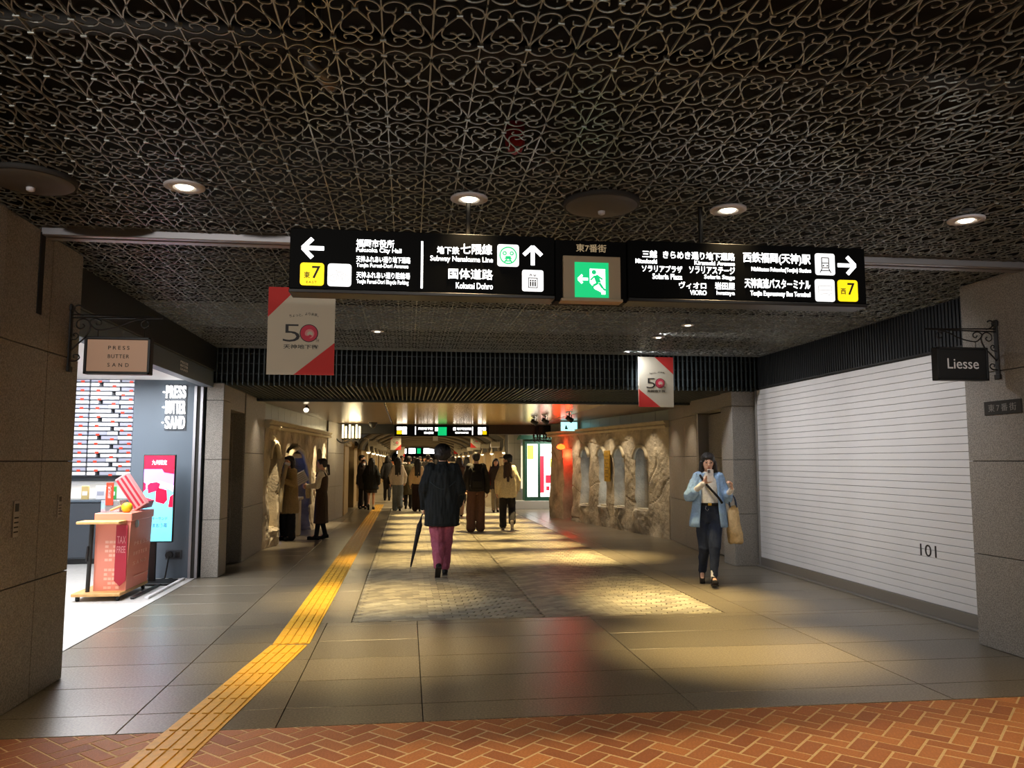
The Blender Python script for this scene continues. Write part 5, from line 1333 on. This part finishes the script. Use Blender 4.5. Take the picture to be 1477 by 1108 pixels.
    # --- top garment
    if top:
        tm = cloth(*top['c']); q = MB(); hz = top.get('hem', .80); hr = top.get('hemr', (.185, .13)); cr = top.get('chest', (.185, .125))
        if fem and 'chest' not in top: cr = (.165, .118)
        mid = (hz + 1.25) / 2
        loft(q, [(hz * s, 0, -.008 * s, hr[0] * s * .94, hr[1] * s * .94), ((hz + .03) * s, 0, -.008 * s, hr[0] * s, hr[1] * s), (mid * s, 0, -.008 * s, (hr[0] + cr[0]) / 2 * s * top.get('mid', 1.0), (hr[1] + cr[1]) / 2 * s * top.get('mid', 1.0)),
                 (1.25 * s, 0, -.010 * s, cr[0] * s, cr[1] * s), (1.36 * s, 0, -.010 * s, cr[0] * s * .92, cr[1] * s * .82), (1.425 * s, 0, -.012 * s, cr[0] * .56 * s, cr[1] * .60 * s), (1.455 * s, 0, -.010 * s, .064 * s, .066 * s)], 26)
        rs = top.get('sl', (.078, .064, .050)); te = top.get('send', 1.0)
        for g, sg_ in (('L', -1), ('R', 1)):
            a0, a1, a2 = j['sh' + g] + V(-sg_ * .035, 0, -.01), j['el' + g], j['wr' + g]
            if te >= 1: e2 = a1 + (a2 - a1) * min(1.0, .96 * te); chain(q, [a0, a1, e2], [rs[0] * s, rs[1] * s, rs[2] * s])
            else: capsule(q, a0, a0 + (a1 - a0) * te, rs[0] * s, rs[1] * s)
        fuse(q, top.get('name', 'jacket'), tm, t, vox, 2, top.get('wr', .008) * s, top.get('wf', (13, 13, 5)), 7)
        if top.get('collar'):
            q = MB(); q.lathe([(.068 * s, 0), (.072 * s, .04 * s), (.062 * s, .055 * s), (.055 * s, .02 * s), (.058 * s, 0)], 20, tuple(V(0, -.008, 1.43))); q.build('collar', cloth(*top['collar']), t, True)
    return t, j
def world(t, p): return Matrix.Translation(t.location) @ Euler((0, 0, t.rotation_euler.z)).to_matrix().to_4x4() @ Vector(p)
def flatfoot(x, y): return (x, y, .085)
# walking pose helpers: f = front side, other side trails with the heel up
def walk(front='R', a=.20, up=.06, w=.075, sw=.10):
    o = 'L' if front == 'R' else 'R'; sf_ = 1 if front == 'R' else -1
    return {'kn' + front: (sf_ * w, a * .62, .49), 'an' + front: (sf_ * w, a, .088), 'toe' + front: (sf_ * .06, 1, 0.05),
            'kn' + o: (-sf_ * w, a * .12, .47), 'an' + o: (-sf_ * w, -a * 1.25, .13 + up), 'toe' + o: (-sf_ * .04, .80, -.62),
            'el' + o: (-sf_ * .225, .04, 1.11), 'wr' + o: (-sf_ * .225, .17, .90), 'el' + front: (sf_ * .225, -.09, 1.11), 'wr' + front: (sf_ * .235, -.06, .86)}

# ---- 1 man with umbrella, walking away
ps = walk('R', .14, .05, .05)
ps.update({'shL': (-.185, 0, 1.385), 'shR': (.185, 0, 1.385), 'elL': (-.225, -.03, 1.13), 'wrL': (-.235, .05, .90), 'elR': (.225, -.03, 1.12), 'wrR': (.225, .10, .93)})
man, jm = person('man in a loose dark jacket and dusty pink trousers walking away with a furled umbrella', (.46, 10.6), 0, 1.71, vox=.0085, pose=ps, hair='bowl', head=(-4, 0, 0),
    top=dict(c=(25, 30, 33), hem=.66, hemr=(.225, .165), chest=(.20, .150), mid=1.05, sl=(.098, .090, .060), wr=.017, wf=(17, 17, 4), collar=(28, 34, 38)),
    bottom=dict(kind='trousers', c=(158, 84, 106), r=(.120, .100, .068), hem=.12, wr=.012), shoe=(26, 24, 24), sole=(52, 46, 42),
    hands={'L': dict(d=(-.1, .25, -1), n=(1, 0, .1), curl=(55, 60, 45), side=1)})
MB().tube([(.217 * math.cos(a), -.008 + .160 * math.sin(a), .672) for a in [R_(d) for d in range(0, 361, 15)]], .016, 8, False).build('hem_band', cloth(20, 24, 27), man, True)
MB().tube(catmull([(-.17, -.115, 1.24), (-.08, -.157, 1.17), (0, -.166, 1.14), (.08, -.157, 1.17), (.17, -.115, 1.24)], 5), .007, 6).build('back_seam', cloth(44, 54, 60), man, True)
wl_ = jm['wrL']; hp = world(man, wl_ + Vector((-.02, .03, -.085)))
um = thing('furled_umbrella', 'long furled dark umbrella hanging from the hand of the man in the dark jacket', 'umbrella', hp)
tip = Vector((-.150, .02, -.74)); 
def lerp(t_): return tuple(tip * t_)
MB().tube(catmull([(-.02, .0, .06), (.035, 0, .08), (.04, 0, .03), (.008, 0, .0), lerp(.10)], 5), .009, 8).build('crook_handle', M['black'], um, True)
MB().tube([lerp(.08), lerp(.16), lerp(.22), lerp(.34), lerp(.6), lerp(.92), lerp(.95)], [.012, .020, .036, .032, .025, .012, .006], 14).build('canopy', cloth(36, 34, 36), um, True)
MB().tube([lerp(.94), lerp(1.04)], .005, 8).build('ferrule', M['alu'], um)
MB().tube([lerp(.295), lerp(.325)], .0355, 14).build('strap', M['ink'], um)
# ---- 2 woman with the phone, walking towards the camera
pw = {'shL': (-.155, 0, 1.385), 'shR': (.155, 0, 1.385),
      'elR': (.245, .06, 1.145), 'wrR': (.085, .255, 1.315), 'elL': (-.225, .00, 1.12), 'wrL': (-.275, .17, 1.235),
      'knL': (-.045, .16, .50), 'anL': (-.015, .24, .10), 'toeL': (.0, 1, .12),
      'knR': (.07, .03, .47), 'anR': (.085, -.15, .14), 'toeR': (.1, .86, -.42)}
wom, jw = person('woman in a light blue overshirt and dark trousers walking towards us holding up a phone', (3.70, 9.54), 180 - 14, 1.60, True, .0072, pw, head=(-10, 0, 0),
    bottom=dict(kind='trousers', c=(36, 44, 62), r=(.108, .082, .052), hem=.16, waist=1.07), hair='long', hairm=HAIR, face=True, shoe=(26, 24, 24), socks=(232, 228, 222),
    top=dict(name='white_top', c=(228, 222, 210), hem=1.02, hemr=(.150, .112), chest=(.160, .115), sl=(.060, .052, .036), wr=.006),
    hands={'R': dict(d=(-.55, .12, .75), n=(-.4, .9, .1), curl=(45, 55, 40), side=-1), 'L': dict(d=(.10, .25, .95), n=(.75, .2, .1), curl=(45, 50, 40), side=-1)})
s_ = 1.60 / 1.70
def shell(secs, a0, a1, th, n=26, pw=2.3):
    mb = MB(); base = 0
    for o in (0, 1):
        for (z, cx, cy, rx, ry) in secs:
            for k in range(n + 1):
                a = R_(a0 + (a1 - a0) * k / n); ca, sa = math.cos(a), math.sin(a); f = (abs(ca) ** pw + abs(sa) ** pw) ** (-1 / pw)
                wv = .010 * math.sin(a * 9 + z * 6) * (1.45 - z)
                mb.v.append((cx + (rx - th * o + wv) * ca * f, cy + (ry - th * o + wv) * sa * f, z))
    m = len(secs); W = n + 1
    for o in (0, 1):
        for i in range(m - 1):
            for k in range(n):
                a = o * m * W + i * W + k; q = (a, a + 1, a + 1 + W, a + W); mb.f.append(q if o == 0 else q[::-1])
    for i in range(m - 1):
        for k in (0, n): a = i * W + k; mb.f.append((a, a + W, a + W + m * W, a + m * W))
    for k in range(n):
        for i in (0, m - 1): a = i * W + k; mb.f.append((a, a + 1, a + 1 + m * W, a + m * W))
    return mb
sh_secs = [(z * s_, 0, -.012 * s_, rx * s_, ry * s_) for z, rx, ry in ((.74, .250, .175), (.80, .248, .172), (.95, .222, .155), (1.10, .202, .142), (1.25, .188, .138), (1.35, .178, .118), (1.41, .110, .082), (1.44, .078, .076))]
q = shell(sh_secs, 122, 418, .012, 40)
LB = cloth(142, 172, 208); q.build('overshirt', LB, wom, True)
for g, sg_ in (('L', -1), ('R', 1)):
    q = MB(); a0 = jw['sh' + g] + Vector((-sg_ * .03, 0, -.01)); a1 = jw['el' + g]; a2 = jw['wr' + g]
    capsule(q, a0, a1, .082, .080); capsule(q, a1, a1 + (a2 - a1) * .30, .080, .066); fuse(q, 'overshirt_sleeve', LB, wom, .010, 2, .010, (18, 18, 10), 4)
MB().tube(catmull([(.105, .06, 1.33), (.06, .118, 1.25), (-.03 + .02, .135, 1.16), (-.10, .13, 1.06), (-.15, .10, .99)], 5), .014, 8).build('crossbody_strap', cloth(30, 26, 26), wom, True)
lo = MB(); lo.lathe([(.150, 0), (.152, .035), (.144, .035), (.142, 0)], 26, (0, -.003, .955)); 
lo.v = [(x, y * .74, z) for x, y, z in lo.v]; lo.build('belt', cloth(26, 24, 24), wom, True)
MB().bbox(-.022, .022, .110, .118, .958, .988, .003).build('belt_buckle', M['brass'], wom)
MB().tube([(.045, .118, .955), (.055, .122, .92), (.03, .122, .895), (.015, .122, .92)], .004, 6).build('key_chain', M['steel'], wom)
pp = world(wom, jw['wrR'] + Vector((-.068, .075, .088)))
ph = thing('smartphone', 'pale smartphone held up in front of the face of the woman in light blue', 'phone', pp, wom.rotation_euler.z)
MB().bbox(-.038, .038, -.005, .005, -.075, .075, .004).build('phone_body', cloth(216, 206, 200, .4), ph)
MB().bbox(.000, .032, .005, .008, .035, .070, .004).build('camera_bump', cloth(120, 112, 110, .4), ph)
for z in (.045, .060): MB().lathe([(.006, 0), (.005, .003)], 12, (.022, .008, z), 'Y').build('lens', M['black'], ph)
# tote bag hanging from her left forearm
tb_ = thing('tote_bag', 'beige cloth tote bag hanging from the arm of the woman with the phone', 'bag', world(wom, jw['elL'] + Vector((-.09, .02, -.10))), wom.rotation_euler.z)
q = MB(); loft(q, [(-.46, -.01, 0, .070, .05), (-.44, -.01, 0, .092, .062), (-.32, 0, 0, .092, .06), (-.14, .01, 0, .072, .042), (.0, .01, 0, .050, .026)], 20)
fuse(q, 'bag_body', cloth(206, 178, 132), tb_, .010, 2, .010, (18, 18, 8), 9)
for y in (-.03, .03): MB().tube(catmull([(-.03, y, -.02), (-.01, y * .6, .09), (.03, 0, .135), (.06, y * .6, .09), (.05, y, -.02)], 5), .008, 8).build('bag_handle', cloth(62, 74, 96), tb_, True)
# ---- 3 man in black sweater and brown trousers
m3, j3 = person('man in a black sweater and wide brown trousers walking away beside the capped woman', (1.47, 17.18), 0, 1.69, vox=.012, pose=dict(walk('R', .06, .0, .10), anL=(-.11, -.03, .087), toeL=(-.05, 1, 0), knL=(-.11, .03, .48)),
    top=dict(name='sweater', c=(30, 27, 25), hem=.86, hemr=(.20, .15), chest=(.215, .14), sl=(.092, .080, .06), wr=.01), bottom=dict(kind='trousers', c=(96, 66, 50), r=(.118, .110, .105), hem=.06), hair='short')
bp2 = thing('backpack', 'small black backpack on the back of the man in brown trousers', 'backpack', world(m3, (0, -.25, 1.10)), 0)
q = MB(); loft(q, [(-.20, 0, 0, .125, .055), (-.17, 0, 0, .145, .070), (.0, 0, 0, .14, .07), (.15, 0, .01, .12, .055), (.20, 0, .02, .08, .035)], 20); fuse(q, 'pack_body', cloth(20, 19, 20), bp2, .012, 2)
MB().bbox(-.10, .10, -.085, -.06, -.15, -.01, .01).build('front_pocket', cloth(30, 29, 30), bp2)
for sg_ in (-1, 1): MB().tube(catmull([(sg_ * .09, .05, .17), (sg_ * .11, .12, .25), (sg_ * .11, .22, .24), (sg_ * .115, .33, .12), (sg_ * .14, .24, -.06), (sg_ * .14, .04, -.14)], 4), .012, 8).build('shoulder_strap', cloth(20, 19, 20), bp2, True)
# ---- 4 woman with cap
m4, j4 = person('woman in a dark cap and beige sweatshirt with long brown hair walking away', (2.16, 17.26), -6, 1.64, True, .012, dict(walk('L', .10, .10, .10), anR=(.10, -.26, .23), knR=(.10, .02, .49), toeR=(.05, .45, -.9)),
    top=dict(name='sweatshirt', c=(228, 208, 164), hem=.74, hemr=(.21, .155), chest=(.205, .14), sl=(.090, .080, .055), wr=.01), bottom=dict(kind='trousers', c=(40, 36, 36), r=(.10, .09, .085), hem=.12), hair='cap', head=(0, 0, 66), shoe=(120, 104, 92), sole=(170, 160, 150))
q = MB()
for x in (-.05, 0, .05): capsule(q, Vector((x, -.085, 1.44)), Vector((x * 1.5 + .01, -.165, 1.08 + abs(x) * 1.5)), .040, .030)
fuse(q, 'long_hair', HAIRB, m4, .010, 2, .008, (40, 40, 6))
# ---- 5 woman facing us behind them with red bag
m5, j5 = person('woman in dark clothes with a red bag walking towards us behind the black sweater man', (2.60, 23.6), 180, 1.58, True, .014, walk('R', .12, .04), top=dict(c=(60, 52, 54), hem=.72, hemr=(.19, .14)), bottom=dict(kind='trousers', c=(150, 140, 120), r=(.095, .085, .075)), hair='bob', face=True)
rb2 = thing('shoulder_bag', 'red shoulder bag on the left side of the woman walking towards us', 'bag', world(m5, (.23, .02, .78)), 0)
q = MB(); loft(q, [(0, 0, 0, .07, .10), (.03, 0, 0, .08, .12), (.22, 0, 0, .07, .12), (.27, 0, 0, .05, .10)], 16); fuse(q, 'bag_body', cloth(176, 50, 34), rb2, .012, 2)
MB().tube(catmull([(0, -.08, .25), (.04, -.03, .45), (.07, 0, .58), (.05, .03, .45), (0, .08, .25)], 4), .01, 6).build('strap', cloth(120, 36, 28), rb2, True)
# ---- 6 left attendant with mask
m6, j6 = person('masked attendant in a beige coat with a green tote standing by the left stone wall', (-2.25, 15.8), 148, 1.60, True, .0095, {'elR': (.19, .08, 1.11), 'wrR': (.10, .24, 1.06), 'elL': (-.19, .09, 1.12), 'wrL': (-.10, .26, 1.20), 'anL': (-.08, .0, .085), 'anR': (.08, -.02, .085)},
    top=dict(name='coat', c=(168, 144, 104), hem=.54, hemr=(.225, .175), chest=(.17, .125), sl=(.082, .072, .058), wr=.010), bottom=dict(kind='trousers', c=(22, 22, 26), r=(.105, .10, .105), hem=.04), hair='bob', face=True, mask=True, head=(0, 0, -4))
gb = thing('green_tote', 'dark green tote bag carried at the side of the masked attendant', 'bag', world(m6, (.10, .25, .74)), R_(148))
q = MB(); loft(q, [(-.02, 0, 0, .135, .035), (.02, 0, 0, .145, .045), (.25, 0, 0, .145, .042), (.33, 0, 0, .14, .030)], 18, 3.5); fuse(q, 'bag_body', cloth(44, 66, 44), gb, .010, 2)
MB().tube(catmull([(-.08, 0, .31), (-.07, .0, .42), (0, 0, .46), (.07, .0, .42), (.08, 0, .31)], 4), .010, 8).build('bag_handle', cloth(36, 54, 36), gb, True)
# ---- 7 shop clerk with papers
m7, j7 = person('shop clerk in a white blouse and dark brown pinafore holding papers at the left wall', (-1.64, 15.9), 84, 1.55, True, .0085, {'elR': (.175, .03, 1.12), 'wrR': (.06, .27, 1.10), 'elL': (-.175, .06, 1.12), 'wrL': (-.08, .28, 1.12), 'anL': (-.10, .07, .085), 'anR': (.08, -.08, .10), 'toeR': (.05, .95, -.2)},
    top=dict(name='blouse', c=(226, 218, 208), hem=1.02, hemr=(.145, .105), chest=(.160, .116), sl=(.074, .068, .044), wr=.008), bottom=dict(kind='skirt', c=(62, 48, 40), hem=.34, w=.205, waist=1.08), hair='tied', face=True, shoe=(22, 22, 24))
q = MB(); loft(q, [(1.00 * .912, 0, 0, .150, .108), (1.15 * .912, 0, -.004, .156, .114), (1.28 * .912, 0, -.004, .158, .116), (1.34 * .912, 0, -.006, .125, .10)], 22); fuse(q, 'pinafore_bib', cloth(62, 48, 40), m7, .010, 2)
for sg_ in (-1, 1): MB().tube(catmull([(sg_ * .085, .095, 1.20), (sg_ * .085, .05, 1.285), (sg_ * .085, -.03, 1.30), (sg_ * .085, -.10, 1.22)], 4), .018, 8).build('pinafore_strap', cloth(62, 48, 40), m7, True)
for g in 'LR':
    q = MB(); capsule(q, j7['kn' + g], j7['an' + g], .058, .046); fuse(q, 'stocking', cloth(24, 24, 28), m7, .011, 1)
pa = thing('paper_sheets', 'white printed sheets held up by the shop clerk in the pinafore', 'papers', world(m7, (-.02, .36, 1.10)), R_(84))
mx_ = Matrix.Translation((-.03, .06, .06)) @ Matrix.Rotation(R_(28), 4, 'Z') @ Matrix.Rotation(R_(-30), 4, 'X')
MB().bbox(-.004, .004, -.15, .15, -.11, .11, .001, mx_).build('sheet', M['paper'], pa)
for k in range(5): MB().bbox(-.0055, -.004, -.11, .10, .07 - k * .036, .08 - k * .036, .0004, mx_).build('print_line', M['boxgrey'], pa)
q = thing('hanging_cloth', 'cream cloth hanging over the forearm of the shop clerk', 'cloth', world(m7, (.02, .27, .78)), R_(84))
w_ = MB(); loft(w_, [(0, 0, 0, .03, .035), (.10, .0, 0, .035, .05), (.28, 0, 0, .03, .045)], 14); fuse(w_, 'cloth', cloth(214, 196, 158), q, .010, 2)
# ---- 8-10 group on the left further away
person('dark haired man in a dark jacket standing at the left wall beyond the lantern', (-1.46, 26.35), -100, 1.70, False, .016, top=dict(c=(38, 36, 36), hem=.72, hemr=(.2, .15)), bottom=dict(kind='trousers', c=(58, 52, 48), r=(.1, .085, .075)), hair='short', face=True)
person('masked woman in dark clothes facing us beside the dark jacket man', (-1.36, 25.7), 172, 1.55, True, .016, top=dict(c=(74, 66, 60), hem=.70, hemr=(.19, .14)), bottom=dict(kind='trousers', c=(44, 40, 40)), hair='bob', face=True, mask=True)
person('woman in a dark short coat with bare legs walking away at the left', (-1.10, 25.2), 0, 1.60, True, .014, walk('R', .10, .03), top=dict(c=(40, 40, 36), hem=.66, hemr=(.25, .19), chest=(.205, .14), sl=(.095, .09, .07)), hair='long', hairm=HAIR, bottom=dict(kind='skirt', c=(70, 66, 58), hem=.56, w=.20), socks=(220, 214, 204), shoe=(40, 34, 32))
# ---- 11 woman with long black hair, jeans
m11, j11 = person('woman with long black hair in pale jeans walking away, left of the umbrella man', (-.28, 24.6), 0, 1.62, True, .013, walk('L', .09, .03), top=dict(name='cardigan', c=(214, 202, 184), hem=.82, hemr=(.19, .14), chest=(.19, .13), sl=(.085, .075, .055)), bottom=dict(kind='trousers', c=(118, 128, 134), r=(.105, .10, .10), hem=.07), hair='long', shoe=(170, 160, 150))
sb2 = thing('black_shoulder_bag', 'black shoulder bag beside the woman in pale jeans', 'bag', world(m11, (-.25, .0, .80)), 0)
q = MB(); loft(q, [(0, 0, 0, .05, .11), (.03, 0, 0, .06, .12), (.22, 0, 0, .055, .12), (.25, 0, 0, .04, .10)], 16); fuse(q, 'bag_body', cloth(26, 25, 26), sb2, .012, 2)
MB().tube(catmull([(0, -.08, .24), (.04, -.03, .42), (.07, 0, .57), (.05, .03, .42), (0, .08, .24)], 4), .01, 6).build('strap', cloth(26, 25, 26), sb2, True)
# ---- 12, 13
person('person in a long olive coat walking away, behind the cream sweater woman', (.04, 25.6), 0, 1.66, False, .014, walk('R', .08, .02), top=dict(name='coat', c=(74, 68, 46), hem=.46, hemr=(.2, .16), chest=(.19, .13)), bottom=dict(kind='trousers', c=(34, 32, 32)), hair='short')
person('woman in a cream sweater and dark brown skirt walking away, left of the umbrella man', (.31, 24.3), 0, 1.58, True, .013, walk('L', .06, .02), top=dict(name='sweater', c=(222, 190, 146), hem=.88, hemr=(.18, .13), chest=(.185, .13), sl=(.085, .075, .05)), bottom=dict(kind='trousers', c=(48, 34, 30), r=(.11, .105, .10), hem=.08), hair='long')
person('person in light trousers half hidden between the umbrella man and the black sweater man', (1.40, 21.8), 0, 1.60, True, .014, walk('R', .10, .03), top=dict(c=(90, 80, 76), hem=.78), bottom=dict(kind='trousers', c=(214, 200, 170), r=(.10, .09, .085)), hair='bob')
# ---- distant crowd
rng = random.Random(5)
CR = [(-.75, 31, 'dark coat', (40, 38, 38)), (-.2, 30, 'white shirt', (214, 206, 194)), (.35, 32, 'black jacket', (26, 26, 28)), (.75, 29.5, 'grey hoodie', (118, 112, 106)), (1.0, 34, 'dark red sweater', (120, 40, 38)), (-.45, 36, 'brown coat', (110, 80, 52)),
      (.1, 38, 'navy jacket', (38, 44, 64)), (.62, 40, 'pale coat', (196, 184, 160)), (1.3, 37, 'black hoodie', (24, 22, 24)), (-.9, 42, 'tan jacket', (170, 140, 96)), (.4, 45, 'dark green jacket', (44, 56, 44)), (1.7, 33, 'charcoal suit', (48, 48, 52)),
      (2.2, 39, 'cream cardigan', (206, 190, 160)), (1.0, 48, 'dark blue coat', (34, 38, 56)), (-.3, 50, 'light grey coat', (160, 156, 150)), (2.6, 45, 'black long coat', (20, 20, 22)), (.05, 54, 'beige jacket', (190, 170, 134)), (1.6, 55, 'dark grey jacket', (60, 58, 58)), (2.1, 28.5, 'dark violet jacket', (58, 44, 62)), (-1.0, 47, 'rust sweater', (150, 84, 48))]
for i, (x, y, nm, c) in enumerate(CR):
    f_ = i % 2 == 0; dr = 180 if i % 3 == 1 else 0
    person('distant person in a %s walking %s in the arcade crowd' % (nm, 'towards us' if dr else 'away'), (x, y), dr + rng.uniform(-12, 12), rng.uniform(1.56, 1.76), f_, .022, walk('R' if i % 2 else 'L', .12, .03),
           top=dict(c=c, hem=rng.uniform(.6, .85), hemr=(.2, .15)), bottom=dict(kind='trousers', c=[(40, 38, 40), (60, 64, 78), (120, 104, 84)][i % 3]), hair=['bob', 'short', 'long', 'short'][i % 4], face=dr > 0)
